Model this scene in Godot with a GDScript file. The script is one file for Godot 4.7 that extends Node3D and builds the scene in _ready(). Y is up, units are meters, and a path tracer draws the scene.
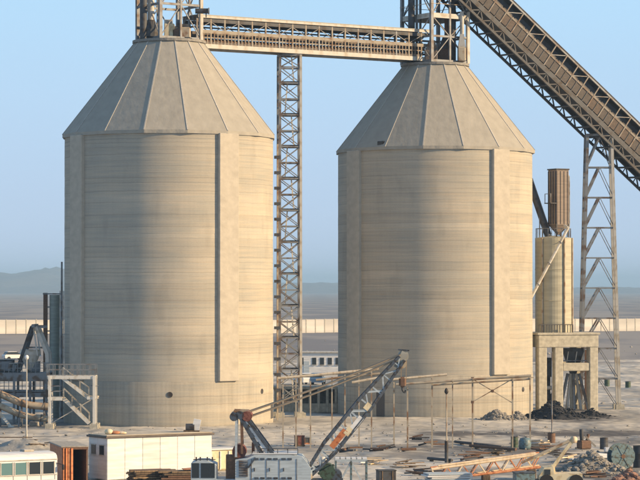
extends Node3D
# Two concrete clinker silos in a desert plant yard, seen from a long lens.
const F := 2560.0          # focal length in pixels of the 640 x 480 photograph
const EYE := 12.9          # height of the camera above the yard
const HORIZON := 289.0
var cam: Camera3D
var pitch := 0.0
var rng := RandomNumberGenerator.new()
var taken := {}
var M := {}
var box_mesh: BoxMesh
var tube_mesh: CylinderMesh
var rod_mesh: CylinderMesh
var T := {}

# ------------------------------------------------------------------ helpers
func at(px: float, py: float, d: float) -> Vector3:
	var v := Vector3((px - 320.0) / F, (240.0 - py) / F, -1.0)
	v = v.rotated(Vector3.RIGHT, pitch)
	return Vector3(0, EYE, 0) + v * (d / -v.z)

func ground_at(px: float, py: float) -> Vector3:
	var v := Vector3((px - 320.0) / F, (240.0 - py) / F, -1.0)
	v = v.rotated(Vector3.RIGHT, pitch)
	return Vector3(0, EYE, 0) + v * (EYE / -v.y)

func numbered(called: String) -> String:
	if not taken.has(called):
		taken[called] = 0
		return called
	taken[called] += 1
	return "%s_%03d" % [called, taken[called]]

func thing(called: String, label: String, category: String, where := Vector3.ZERO, turn := 0.0, group := "") -> Node3D:
	var o := Node3D.new()
	o.name = numbered(called)
	add_child(o)
	o.position = where
	o.rotation.y = turn
	o.set_meta("label", label)
	o.set_meta("category", category)
	if group != "":
		o.set_meta("group", group)
	return o

func part(parent: Node, called: String, mesh: Mesh, m: Material, tr := Transform3D.IDENTITY) -> MeshInstance3D:
	var o := MeshInstance3D.new()
	o.mesh = mesh
	o.material_override = m
	o.transform = tr
	o.name = called
	parent.add_child(o, true)
	return o

func structure(called: String, mesh: Mesh, m: Material) -> MeshInstance3D:
	var o := MeshInstance3D.new()
	o.mesh = mesh
	o.material_override = m
	o.name = numbered(called)
	o.set_meta("kind", "structure")
	add_child(o)
	return o

func frame_between(a: Vector3, b: Vector3, w: float, h: float, up := Vector3.UP) -> Transform3D:
	var d := b - a
	var n := d.normalized()
	var u := up
	if absf(n.dot(u)) > 0.97:
		u = Vector3(0, 0, 1) if absf(n.z) < 0.9 else Vector3.RIGHT
	var x := u.cross(n).normalized()
	var y := n.cross(x).normalized()
	return Transform3D(Basis(x * w, y * h, d), (a + b) * 0.5)

# a straight bar of w x h from a to b
func bar(parent: Node, called: String, a: Vector3, b: Vector3, w: float, h: float, m: Material, up := Vector3.UP) -> MeshInstance3D:
	return part(parent, called, box_mesh, m, frame_between(a, b, w, h, up))

func tube(parent: Node, called: String, a: Vector3, b: Vector3, r: float, m: Material) -> MeshInstance3D:
	var t := frame_between(a, b, r, r)
	# the cylinder runs along its own y
	var bs := Basis(t.basis.x, t.basis.z, -t.basis.y)
	return part(parent, called, tube_mesh, m, Transform3D(bs, t.origin))

func box(parent: Node, called: String, c: Vector3, s: Vector3, m: Material, turn := 0.0) -> MeshInstance3D:
	return part(parent, called, box_mesh, m, Transform3D(Basis(Vector3.UP, turn) * Basis.from_scale(s), c))

func sb(st: SurfaceTool, c: Vector3, s: Vector3, bev := 0.03) -> void:
	# box with chamfered edges appended to st
	var h := s * 0.5
	var b := minf(bev, minf(h.x, minf(h.y, h.z)) * 0.6)
	var faces := []
	for ax in 3:
		for sg in [-1.0, 1.0]:
			var u := (ax + 1) % 3
			var v := (ax + 2) % 3
			var q := []
			for k in [[-1, -1], [1, -1], [1, 1], [-1, 1]]:
				var p := Vector3.ZERO
				p[ax] = sg * h[ax]
				p[u] = k[0] * (h[u] - b)
				p[v] = k[1] * (h[v] - b)
				q.append(p)
			faces.append(q)
	for ax in 3:
		var u := (ax + 1) % 3
		var v := (ax + 2) % 3
		for su in [-1.0, 1.0]:
			for sv in [-1.0, 1.0]:
				var q := []
				for k in [[-1, 0], [1, 0], [1, 1], [-1, 1]]:
					var p := Vector3.ZERO
					p[ax] = k[0] * (h[ax] - b)
					p[u] = su * (h[u] if k[1] == 0 else h[u] - b)
					p[v] = sv * (h[v] - b if k[1] == 0 else h[v])
					q.append(p)
				faces.append(q)
	for q in faces:
		quad(st, c + q[0], c + q[1], c + q[2], c + q[3], c)

# quad facing away from point "inside"
func quad(st: SurfaceTool, a: Vector3, b: Vector3, c: Vector3, d: Vector3, inside: Vector3) -> void:
	var n := (b - a).cross(c - a)
	if n.length() < 1e-9:
		n = (c - a).cross(d - a)
	var m := (a + b + c + d) * 0.25 - inside
	var pts := [a, b, c, a, c, d]
	if n.dot(m) > 0.0:
		pts = [a, c, b, a, d, c]
	for p in pts:
		st.add_vertex(p)

func begin() -> SurfaceTool:
	var st := SurfaceTool.new()
	st.begin(Mesh.PRIMITIVE_TRIANGLES)
	st.set_smooth_group(-1)
	return st

func done(st: SurfaceTool) -> ArrayMesh:
	st.generate_normals()
	return st.commit()

func bevel_box(s: Vector3, bev := 0.03) -> ArrayMesh:
	var st := begin()
	sb(st, Vector3.ZERO, s, bev)
	return done(st)

# a lathed surface; profile = [Vector2(radius, y)...], a0..a1 radians from +Z to +X, with uv (around, height)
func lathe(profile: Array, segs: int, a0 := PI, a1 := PI + TAU, smooth := true, v_scale := 1.0) -> ArrayMesh:
	var st := SurfaceTool.new()
	st.begin(Mesh.PRIMITIVE_TRIANGLES)
	st.set_smooth_group(0 if smooth else -1)
	for i in segs:
		var t0 := a0 + (a1 - a0) * i / segs
		var t1 := a0 + (a1 - a0) * (i + 1) / segs
		for j in profile.size() - 1:
			var p: Vector2 = profile[j]
			var q: Vector2 = profile[j + 1]
			var v := [
				[Vector3(p.x * sin(t0), p.y, p.x * cos(t0)), Vector2((t0 - a0) / TAU, p.y * v_scale)],
				[Vector3(p.x * sin(t1), p.y, p.x * cos(t1)), Vector2((t1 - a0) / TAU, p.y * v_scale)],
				[Vector3(q.x * sin(t1), q.y, q.x * cos(t1)), Vector2((t1 - a0) / TAU, q.y * v_scale)],
				[Vector3(q.x * sin(t0), q.y, q.x * cos(t0)), Vector2((t0 - a0) / TAU, q.y * v_scale)]]
			for k in [0, 2, 1, 0, 3, 2]:
				st.set_uv(v[k][1])
				st.add_vertex(v[k][0])
	st.generate_normals()
	return st.commit()

# polygon (x, y) extruded along z, centred
func extrude(poly: PackedVector2Array, depth: float) -> ArrayMesh:
	var st := begin()
	var idx := Geometry2D.triangulate_polygon(poly)
	var h := depth * 0.5
	for i in range(0, idx.size(), 3):
		var a := poly[idx[i]]
		var b := poly[idx[i + 1]]
		var c := poly[idx[i + 2]]
		if (b - a).cross(c - a) > 0:
			var s := b
			b = c
			c = s
		for p in [a, b, c]:
			st.add_vertex(Vector3(p.x, p.y, h))
		for p in [a, c, b]:
			st.add_vertex(Vector3(p.x, p.y, -h))
	var area := 0.0
	for i in poly.size():
		area += poly[i].cross(poly[(i + 1) % poly.size()])
	for i in poly.size():
		var a := poly[i]
		var b := poly[(i + 1) % poly.size()]
		if area < 0:
			var s := a
			a = b
			b = s
		var v := [Vector3(a.x, a.y, h), Vector3(b.x, b.y, h), Vector3(b.x, b.y, -h), Vector3(a.x, a.y, -h)]
		for k in [0, 1, 2, 0, 2, 3]:
			st.add_vertex(v[k])
	return done(st)

# a tube swept along points
func swept(pts: Array, r: float, sides := 10) -> ArrayMesh:
	var st := SurfaceTool.new()
	st.begin(Mesh.PRIMITIVE_TRIANGLES)
	st.set_smooth_group(0)
	var rings := []
	for i in pts.size():
		var n: Vector3 = (pts[mini(i + 1, pts.size() - 1)] - pts[maxi(i - 1, 0)]).normalized()
		var u := Vector3.UP if absf(n.y) < 0.95 else Vector3.RIGHT
		var x := u.cross(n).normalized()
		var y := n.cross(x).normalized()
		var ring := []
		for k in sides:
			var a := TAU * k / sides
			ring.append(pts[i] + (x * cos(a) + y * sin(a)) * r)
		rings.append(ring)
	for i in pts.size() - 1:
		for k in sides:
			var k2 := (k + 1) % sides
			quad(st, rings[i][k], rings[i][k2], rings[i + 1][k2], rings[i + 1][k], (pts[i] + pts[i + 1]) * 0.5)
	st.generate_normals()
	return st.commit()

func curve_pts(ctrl: Array, n: int) -> Array:
	var c := Curve3D.new()
	for i in ctrl.size():
		var tan_v: Vector3 = (ctrl[mini(i + 1, ctrl.size() - 1)] - ctrl[maxi(i - 1, 0)]) / 6.0
		c.add_point(ctrl[i], -tan_v, tan_v)
	var out := []
	for i in n + 1:
		out.append(c.sample_baked(c.get_baked_length() * i / n, true))
	return out

# ------------------------------------------------------------------ textures and materials
func grey_noise(seed_v: int, freq: float, lo: float, hi: float, oct := 5, stretch := 1.0, size := 512, power := 1.0) -> ImageTexture:
	var n := FastNoiseLite.new()
	n.seed = seed_v
	n.frequency = freq
	n.fractal_octaves = oct
	n.noise_type = FastNoiseLite.TYPE_SIMPLEX_SMOOTH
	var hh := maxi(32, int(size / stretch))
	var im := n.get_seamless_image(size, hh)
	im.convert(Image.FORMAT_RGB8)
	if hh != size:
		im.resize(size, size, Image.INTERPOLATE_CUBIC)
	for y in size:
		for x in size:
			var v := clampf(im.get_pixel(x, y).r, 0, 1)
			v = lo + (hi - lo) * pow(v, power)
			im.set_pixel(x, y, Color(v, v, v))
	im.generate_mipmaps()
	return ImageTexture.create_from_image(im)

func two_tone(seed_v: int, freq: float, a: Color, b: Color, edge0: float, edge1: float, stretch := 1.0, size := 512) -> ImageTexture:
	var n := FastNoiseLite.new()
	n.seed = seed_v
	n.frequency = freq
	n.fractal_octaves = 6
	var hh := maxi(32, int(size / stretch))
	var im := n.get_seamless_image(size, hh)
	im.convert(Image.FORMAT_RGB8)
	if hh != size:
		im.resize(size, size, Image.INTERPOLATE_CUBIC)
	for y in size:
		for x in size:
			var v := smoothstep(edge0, edge1, im.get_pixel(x, y).r)
			im.set_pixel(x, y, a.lerp(b, v))
	im.generate_mipmaps()
	return ImageTexture.create_from_image(im)

func relief(seed_v: int, freq: float, strength: float, size := 512) -> ImageTexture:
	var n := FastNoiseLite.new()
	n.seed = seed_v
	n.frequency = freq
	n.fractal_octaves = 5
	var im := n.get_seamless_image(size, size)
	im.convert(Image.FORMAT_RGB8)
	im.bump_map_to_normal_map(strength)
	im.generate_mipmaps()
	return ImageTexture.create_from_image(im)

func lin(r: float, g: float, b: float) -> Color:
	return Color(r, g, b).linear_to_srgb()

func mat(called: String, col: Color, rough: float, tex: Texture2D = null, metres := 4.0, metal := 0.0, nrm: Texture2D = null, nscale := 0.5) -> StandardMaterial3D:
	var m := StandardMaterial3D.new()
	m.resource_name = called
	m.albedo_color = col
	m.roughness = rough
	m.metallic = metal
	if tex:
		m.albedo_texture = tex
		m.uv1_triplanar = true
		m.uv1_world_triplanar = true
		m.uv1_scale = Vector3.ONE / metres
	if nrm:
		m.normal_enabled = true
		m.normal_texture = nrm
		m.normal_scale = nscale
	M[called] = m
	return m

# the slip-formed concrete wall of a silo: lifts, streaks, patches
func silo_texture(seed_v: int, board := false) -> ImageTexture:
	var w := 1024
	var h := 256 if board else 1024
	var r := RandomNumberGenerator.new()
	r.seed = seed_v
	var n1 := FastNoiseLite.new()
	n1.seed = seed_v
	n1.frequency = 0.006
	n1.fractal_octaves = 4
	var n2 := FastNoiseLite.new()
	n2.seed = seed_v + 7
	n2.frequency = 0.05
	n2.fractal_octaves = 3
	var n3 := FastNoiseLite.new()
	n3.seed = seed_v + 13
	n3.frequency = 0.02
	n3.fractal_octaves = 3
	var lifts := []
	var y := 0.0
	while y < h:
		var t := r.randf_range(10.0, 46.0)
		lifts.append([y, t, r.randf_range(-1.0, 1.0), r.randf_range(-40, 40)])
		y += t
	var row_band := PackedFloat32Array()
	var row_line := PackedFloat32Array()
	row_band.resize(h)
	row_line.resize(h)
	for i in lifts.size():
		for k in range(int(lifts[i][0]), mini(h, int(lifts[i][0] + lifts[i][1]) + 1)):
			var f: float = (k - lifts[i][0]) / lifts[i][1]
			row_band[k] = lifts[i][2]
			row_line[k] = 1.0 if (k - lifts[i][0]) < 2.0 else 0.0
			row_band[k] += 0.25 * sin(f * 9.0 + lifts[i][3])
	var data := PackedByteArray()
	data.resize(w * h * 3)
	var p := 0
	for yy in h:
		for x in w:
			# seamless enough: the seam lies on the far side
			var wob := int(clampf(yy + n3.get_noise_2d(x * 1.2, yy * 0.3) * 1.6, 0, h - 1))
			var a := n1.get_noise_2d(x * 1.4, yy * 0.9)
			var s := n2.get_noise_2d(x * 3.2, yy * 0.07)
			var f2 := n2.get_noise_2d(x * 6.0 + 900, yy * 5.0)
			var hb := n2.get_noise_2d(x * 0.2, yy * 2.4 + 300)
			var g := 0.82 + 0.035 * a + 0.022 * row_band[wob] * (0.5 + 1.2 * clampf(a + 0.35, 0.0, 1.0)) + 0.012 * s + 0.025 * f2 + 0.034 * hb
			g -= 0.05 * row_line[wob]
			if board:
				g += 0.05 * n2.get_noise_2d(floorf(x / 5.0) * 31.0, 5.0) + 0.03 * s
			var stain := smoothstep(0.16, 0.5, n1.get_noise_2d(x * 3.0 + 500, yy * 0.5 + 70))
			g -= 0.03 * stain
			g += 0.045 * n3.get_noise_2d(x * 0.05, yy * 0.55)
			g = clampf(g, 0.3, 1.0)
			var warm := 0.02 * hb + 0.015 * a
			data[p] = int(clampf(g * 1.0 + warm, 0, 1) * 255)
			data[p + 1] = int(clampf(g * 0.985, 0, 1) * 255)
			data[p + 2] = int(clampf(g * 0.96 - warm, 0, 1) * 255)
			p += 3
	var im := Image.create_from_data(w, h, false, Image.FORMAT_RGB8, data)
	im.generate_mipmaps()
	return ImageTexture.create_from_image(im)

func make_materials() -> void:
	T.blotch = grey_noise(3, 0.012, 0.74, 1.0, 7)
	T.soft = grey_noise(4, 0.02, 0.86, 1.0, 6)
	T.fine = grey_noise(5, 0.04, 0.72, 1.0, 5)
	T.streak = grey_noise(9, 0.02, 0.84, 1.0, 5, 8.0)
	T.rust = two_tone(11, 0.008, Color(1, 1, 1), Color(0.76, 0.62, 0.52), 0.45, 0.85)
	T.rust_run = two_tone(12, 0.007, Color(1, 1, 1), Color(0.85, 0.80, 0.73), 0.45, 0.95, 2.0)
	var turned: Image = T.streak.get_image()
	turned.clear_mipmaps()
	turned.rotate_90(CLOCKWISE)
	turned.generate_mipmaps()
	T.bands = ImageTexture.create_from_image(turned)
	T.grain = grey_noise(15, 0.02, 0.55, 1.0, 5, 6.0)
	T.bump = relief(21, 0.03, 4.0)
	T.bump_soft = relief(22, 0.015, 6.0)

	mat("roof_concrete", lin(0.37, 0.352, 0.31), 0.92, T.soft, 11.0, 0.0, T.bump, 0.25)
	mat("rib_concrete", lin(0.55, 0.53, 0.49), 0.9, T.fine, 3.0)
	mat("buttress", lin(0.495, 0.455, 0.385), 0.9, T.soft, 9.0, 0.0, T.bump, 0.2)
	mat("frame_concrete", lin(0.56, 0.53, 0.44), 0.9, T.blotch, 4.0, 0.0, T.bump, 0.25)
	mat("grey_concrete", lin(0.30, 0.29, 0.27), 0.92, T.blotch, 3.0, 0.0, T.bump, 0.3)
	mat("steel", lin(0.20, 0.215, 0.235), 0.6, T.rust, 5.3, 0.2)
	mat("dark_steel", lin(0.06, 0.065, 0.075), 0.65, T.rust, 4.1, 0.2)
	mat("pale_steel", lin(0.45, 0.44, 0.41), 0.6, T.rust_run, 2.5)
	mat("white_steel", lin(0.62, 0.61, 0.57), 0.55, T.rust_run, 2.0)
	mat("beige_steel", lin(0.42, 0.36, 0.27), 0.65, T.rust, 5.9)
	mat("conveyor_sheet", lin(0.115, 0.10, 0.09), 0.85, T.blotch, 2.3)
	mat("conveyor_sheet_rust", lin(0.13, 0.10, 0.082), 0.85, T.blotch, 2.3)
	mat("conveyor_rail", lin(0.22, 0.20, 0.175), 0.75, T.rust, 4.0)
	mat("bridge_rail", lin(0.28, 0.25, 0.205), 0.75, T.rust, 4.3)
	mat("opening_shade", lin(0.07, 0.07, 0.075), 0.6)  # dark colour standing for the shade inside the silo wall openings
	mat("rusty", lin(0.20, 0.115, 0.075), 0.85, T.blotch, 1.5)
	mat("brown_sheet", lin(0.17, 0.14, 0.12), 0.8, T.blotch, 3.0)
	mat("black_rubber", lin(0.025, 0.025, 0.027), 0.85, T.fine, 1.0)
	mat("cladding", lin(0.40, 0.39, 0.34), 0.6, T.streak, 4.0)
	mat("green_grey", lin(0.30, 0.34, 0.31), 0.6, T.streak, 4.0)
	mat("tank_paint", lin(0.46, 0.44, 0.34), 0.6, T.streak, 5.0)
	mat("filter_brown", lin(0.25, 0.20, 0.165), 0.7, T.streak, 3.0)
	mat("crane_blue", lin(0.50, 0.58, 0.64), 0.45, T.streak, 1.9)
	mat("crane_dark", lin(0.07, 0.09, 0.12), 0.55, T.rust, 1.5, 0.2)
	mat("orange_paint", lin(0.48, 0.165, 0.055), 0.55, T.rust, 1.6)
	mat("white_paint", lin(0.78, 0.79, 0.80), 0.5, T.streak, 2.7)
	mat("cream_paint", lin(0.66, 0.58, 0.40), 0.55, T.rust_run, 2.0)
	mat("teal_glass", lin(0.10, 0.20, 0.22), 0.12)
	mat("dark_glass", lin(0.03, 0.04, 0.05), 0.12)
	mat("wood", lin(0.36, 0.25, 0.15), 0.85, T.grain, 1.2)
	mat("old_wood", lin(0.20, 0.14, 0.09), 0.88, T.grain, 1.2)
	mat("pipe_orange", lin(0.52, 0.235, 0.115), 0.6, T.rust, 1.6)
	mat("pipe_cream", lin(0.66, 0.55, 0.40), 0.6, T.rust_run, 1.6)
	mat("wall_panel", lin(0.60, 0.53, 0.42), 0.9, T.blotch, 9.0)
	mat("coal", lin(0.036, 0.038, 0.045), 0.9, T.fine, 1.2)
	mat("rubble", lin(0.33, 0.31, 0.28), 0.95, T.blotch, 2.0)
	mat("sand_heap", lin(0.44, 0.42, 0.38), 0.95, T.blotch, 2.0)
	mat("drum_blue", lin(0.12, 0.19, 0.22), 0.5, T.rust, 1.2)
	mat("drum_green", lin(0.05, 0.09, 0.06), 0.5, T.rust, 1.2)
	mat("red_paint", lin(0.20, 0.075, 0.055), 0.6, T.rust, 1.0)
	mat("cable", lin(0.30, 0.24, 0.17), 0.7)
	mat("car_white", lin(0.70, 0.70, 0.70), 0.3)
	mat("car_blue", lin(0.08, 0.16, 0.28), 0.3)

# ------------------------------------------------------------------ sky and ground
func make_sky() -> Sky:
	var w := 512
	var h := 1024
	var im := Image.create(w, h, false, Image.FORMAT_RGBF)
	var stops := [[-90.0, Color(0.20, 0.21, 0.22)], [-1.5, Color(0.20, 0.25, 0.32)], [0.0, Color(0.375, 0.455, 0.585)], [2.0, Color(0.345, 0.445, 0.58)], [6.5, Color(0.31, 0.475, 0.63)], [20.0, Color(0.225, 0.335, 0.455)], [50.0, Color(0.125, 0.195, 0.30)], [90.0, Color(0.085, 0.14, 0.235)]]
	var n := FastNoiseLite.new()
	n.seed = 4
	n.frequency = 0.012
	n.fractal_octaves = 4
	for y in h:
		var e := 90.0 - 180.0 * (y + 0.5) / h
		var c: Color = stops[0][1]
		for i in stops.size() - 1:
			if e >= stops[i][0]:
				c = stops[i][1].lerp(stops[i + 1][1], clampf((e - stops[i][0]) / (stops[i + 1][0] - stops[i][0]), 0, 1))
		for x in w:
			var k := 1.0 + 0.045 * n.get_noise_3d(160.0 * cos(TAU * x / w), y * 2.2, 160.0 * sin(TAU * x / w))
			im.set_pixel(x, y, c * k)
	var pm := PanoramaSkyMaterial.new()
	pm.panorama = ImageTexture.create_from_image(im)
	var s := Sky.new()
	s.sky_material = pm
	return s

func yard_height(x: float, z: float, n: FastNoiseLite) -> float:
	return 0.12 * n.get_noise_2d(x, z) + 0.09 * n.get_noise_2d(x * 4.0, z * 4.0) + 0.05 * n.get_noise_2d(x * 9.0, z * 9.0)

func make_ground() -> void:
	# far plain
	var tex := two_tone(31, 0.008, Color(0.54, 0.52, 0.505), Color(0.43, 0.425, 0.44), 0.35, 0.7, 3.0, 1024)
	var fm := mat("plain", Color(1, 1, 1), 0.95, tex, 420.0)
	var st := begin()
	var nx := 24
	var zs := [-60.0, -130.0, -445.0, -600, -800, -1200, -2000, -3500, -6000, -10000, -16000]
	for j in zs.size() - 1:
		for i in nx:
			var x0: float = lerpf(-9000, 9000, float(i) / nx)
			var x1: float = lerpf(-9000, 9000, float(i + 1) / nx)
			quad(st, Vector3(x0, -0.25, zs[j]), Vector3(x1, -0.25, zs[j]), Vector3(x1, -0.25, zs[j + 1]), Vector3(x0, -0.25, zs[j + 1]), Vector3(x0, -100, zs[j]))
	structure("ground", done(st), fm)
	# the yard: uneven trodden sand with dark patches and wheel tracks
	var x_lo := -75.0
	var x_hi := 75.0
	var z_lo := -470.0
	var z_hi := -125.0
	var n := FastNoiseLite.new()
	n.seed = 77
	n.frequency = 0.06
	n.fractal_octaves = 4
	var gx := 240
	var gz := 520
	st = SurfaceTool.new()
	st.begin(Mesh.PRIMITIVE_TRIANGLES)
	st.set_smooth_group(0)
	for j in gz + 1:
		for i in gx + 1:
			var u := float(i) / gx
			var v := float(j) / gz
			var x := lerpf(x_lo, x_hi, u)
			var z := lerpf(z_lo, z_hi, v)
			var e := minf(minf(u, 1 - u), minf(v, 1 - v)) * 20.0
			st.set_uv(Vector2(u, v))
			st.add_vertex(Vector3(x, yard_height(x, z, n) - 0.6 * (1.0 - clampf(e * 0.5, 0, 1)) * (0.7 + 1.2 * n.get_noise_2d(x * 0.4 + 300, z * 0.4)), z))
	for j in gz:
		for i in gx:
			var a := j * (gx + 1) + i
			for k in [a, a + 1, a + gx + 2, a, a + gx + 2, a + gx + 1]:
				st.add_index(k)
	st.generate_normals()
	var ym := StandardMaterial3D.new()
	ym.albedo_texture = yard_texture(x_lo, x_hi, z_lo, z_hi)
	ym.roughness = 0.96
	ym.normal_enabled = true
	ym.normal_texture = T.bump
	ym.normal_scale = 0.6
	structure("yard_ground", st.commit(), ym)

func yard_texture(x_lo: float, x_hi: float, z_lo: float, z_hi: float) -> ImageTexture:
	var w := 768
	var h := 1500
	var n := FastNoiseLite.new()
	n.seed = 41
	n.frequency = 0.05
	n.fractal_octaves = 5
	var n2 := FastNoiseLite.new()
	n2.seed = 43
	n2.frequency = 0.5
	n2.fractal_octaves = 4
	# [px, py, half width px, half height px, strength, kind] patches seen in the photograph, laid on the ground
	var spots := [
		[570, 434, 120, 4, 0.9, 0], [640, 442, 60, 6, 0.6, 0], [458, 434, 30, 3, 0.85, 0], [430, 441, 30, 2.5, 0.6, 0], [555, 416, 55, 9, 0.9, 0],
		[500, 450, 90, 7, 0.6, 0], [420, 455, 60, 6, 0.5, 0], [600, 466, 70, 18, 0.55, 0], [470, 472, 80, 8, 0.45, 0], [40, 424, 70, 6, 0.3, 0],
		[380, 446, 60, 3, 0.35, 0], [350, 412, 60, 4, 0.3, 0], [620, 404, 40, 3, 0.5, 0],
		[200, 443, 110, 8, 0.5, 1], [60, 434, 80, 6, 0.55, 1], [540, 425, 120, 3, 0.5, 1], [330, 430, 70, 7, 0.5, 1], [120, 440, 60, 8, 0.5, 1]]
	var world := []
	for s in spots:
		var c := ground_at(s[0], s[1])
		var d := -c.z
		var near := ground_at(s[0], s[1] + s[3])
		var far := ground_at(s[0], s[1] - s[3])
		world.append([c.x, c.z, s[2] * d / F, maxf(absf(near.z - far.z) * 0.5, 1.0), s[4], s[5]])
	var sand := Color(0.695, 0.68, 0.65)
	var pale := Color(0.755, 0.735, 0.70)
	var grey := Color(0.575, 0.565, 0.545)
	var coal := Color(0.27, 0.265, 0.275)  # dark tone of the ground patches
	var data := PackedByteArray()
	data.resize(w * h * 3)
	var p := 0
	for yy in h:
		var z := lerpf(z_lo, z_hi, (yy + 0.5) / h)
		for xx in w:
			var x := lerpf(x_lo, x_hi, (xx + 0.5) / w)
			var a := n.get_noise_2d(x, z * 0.6)
			var b := n2.get_noise_2d(x, z)
			var c := sand.lerp(grey, smoothstep(-0.05, 0.4, a + 0.3 * b))
			c = c.lerp(pale, smoothstep(0.0, 0.4, -a + 0.35 * b) * 0.7)
			for s in world:
				var ex: float = (x - s[0]) / s[2]
				var ez: float = (z - s[1]) / s[3]
				if absf(ex) > 1.5 or absf(ez) > 1.8:
					continue
				var q := 1.0 - sqrt(ex * ex + ez * ez) + 0.75 * a + 0.5 * b
				var k: float = smoothstep(0.05, 0.5, q) * s[4]
				c = c.lerp(coal if s[5] == 0 else pale, k)
			# wheel tracks
			for tr in [[-198.0, 0.05, 0.9], [-207.0, -0.03, 1.0], [-226.0, 0.02, 1.1], [-233.0, -0.04, 1.0]]:
				var zz: float = z - tr[0] - x * tr[1] - 2.5 * sin(x * 0.07 + tr[0])
				var dd := minf(absf(zz - tr[2]), absf(zz + tr[2]))
				if dd < 0.35:
					c = c.lerp(grey * 0.82, (1.0 - dd / 0.35) * clampf(0.5 + b, 0, 0.7))
			c = c.lerp(grey * 0.8, smoothstep(0.12, 0.4, n2.get_noise_2d(x * 0.55 + 90, z * 0.35)) * 0.4)
			c = c * (1.0 + 0.09 * b)
			data[p] = int(clampf(c.r, 0, 1) * 255)
			data[p + 1] = int(clampf(c.g, 0, 1) * 255)
			data[p + 2] = int(clampf(c.b, 0, 1) * 255)
			p += 3
	var im := Image.create_from_data(w, h, false, Image.FORMAT_RGB8, data)
	im.generate_mipmaps()
	return ImageTexture.create_from_image(im)

func make_hills() -> void:
	var prof := [[-2600.0, 30.0], [-1100.0, 34.0], [-760.0, 46.0], [-640.0, 52.0], [-560.0, 50.0], [-480.0, 42.0], [-250.0, 26.0], [-20.0, 24.0], [60.0, 22.0], [300.0, 12.0], [520.0, 8.0], [600.0, 15.0], [660.0, 13.0], [760.0, 6.0], [1200.0, 10.0], [2600.0, 26.0]]
	var n := FastNoiseLite.new()
	n.seed = 90
	n.frequency = 0.004
	n.fractal_octaves = 5
	var st := SurfaceTool.new()
	st.begin(Mesh.PRIMITIVE_TRIANGLES)
	st.set_smooth_group(0)
	var gx := 260
	var gz := 26
	for j in gz + 1:
		for i in gx + 1:
			var x := lerpf(-4200, 4200, float(i) / gx)
			var v := float(j) / gz
			var z := lerpf(-7600, -10600, v)
			var hgt := 0.0
			for k in prof.size() - 1:
				if x / 1.62 >= prof[k][0] and x / 1.62 <= prof[k + 1][0]:
					hgt = 1.58 * lerpf(prof[k][1], prof[k + 1][1], smoothstep(0, 1, (x / 1.62 - prof[k][0]) / (prof[k + 1][0] - prof[k][0])))
			var env := sin(PI * clampf(v, 0, 1))
			var y := hgt * env * (0.82 + 0.55 * n.get_noise_2d(x, z)) + 7.0 * n.get_noise_2d(x * 3.0, z * 3.0) * env - 1.0
			st.add_vertex(Vector3(x, y, z))
	for j in gz:
		for i in gx:
			var a := j * (gx + 1) + i
			for k in [a, a + gx + 2, a + 1, a, a + gx + 1, a + gx + 2]:
				st.add_index(k)
	st.generate_normals()
	structure("hills", st.commit(), mat("hill", lin(0.17, 0.16, 0.16), 0.95, T.blotch, 300.0))

func make_boundary_wall() -> void:
	var d := 768.0
	var t := thing("boundary_wall", "long pale precast boundary wall crossing the desert plain behind the silos", "wall", Vector3(0, -0.25, -d), deg_to_rad(19.0))
	var pm := []
	for k in 4:
		var tone := 0.90 + 0.04 * k
		pm.append(mat("wall_panel_%d" % k, lin(0.86 * tone, 0.81 * tone, 0.72 * tone), 0.9, T.streak, 31.0))
	var panel := bevel_box(Vector3(2.68, 4.05, 0.18), 0.03)
	var post := bevel_box(Vector3(0.3, 4.3, 0.28), 0.04)
	var x := -132.3
	while x < 132.0:
		var y := 0.2 * sin(x * 0.05)
		part(t, "panel", panel, pm[rng.randi() % 4], Transform3D(Basis(), Vector3(x, 2.05 + y, 0)))
		part(t, "post", post, M.frame_concrete, Transform3D(Basis(), Vector3(x + 1.47, 2.12 + y, 0.0)))
		x += 2.94

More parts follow.
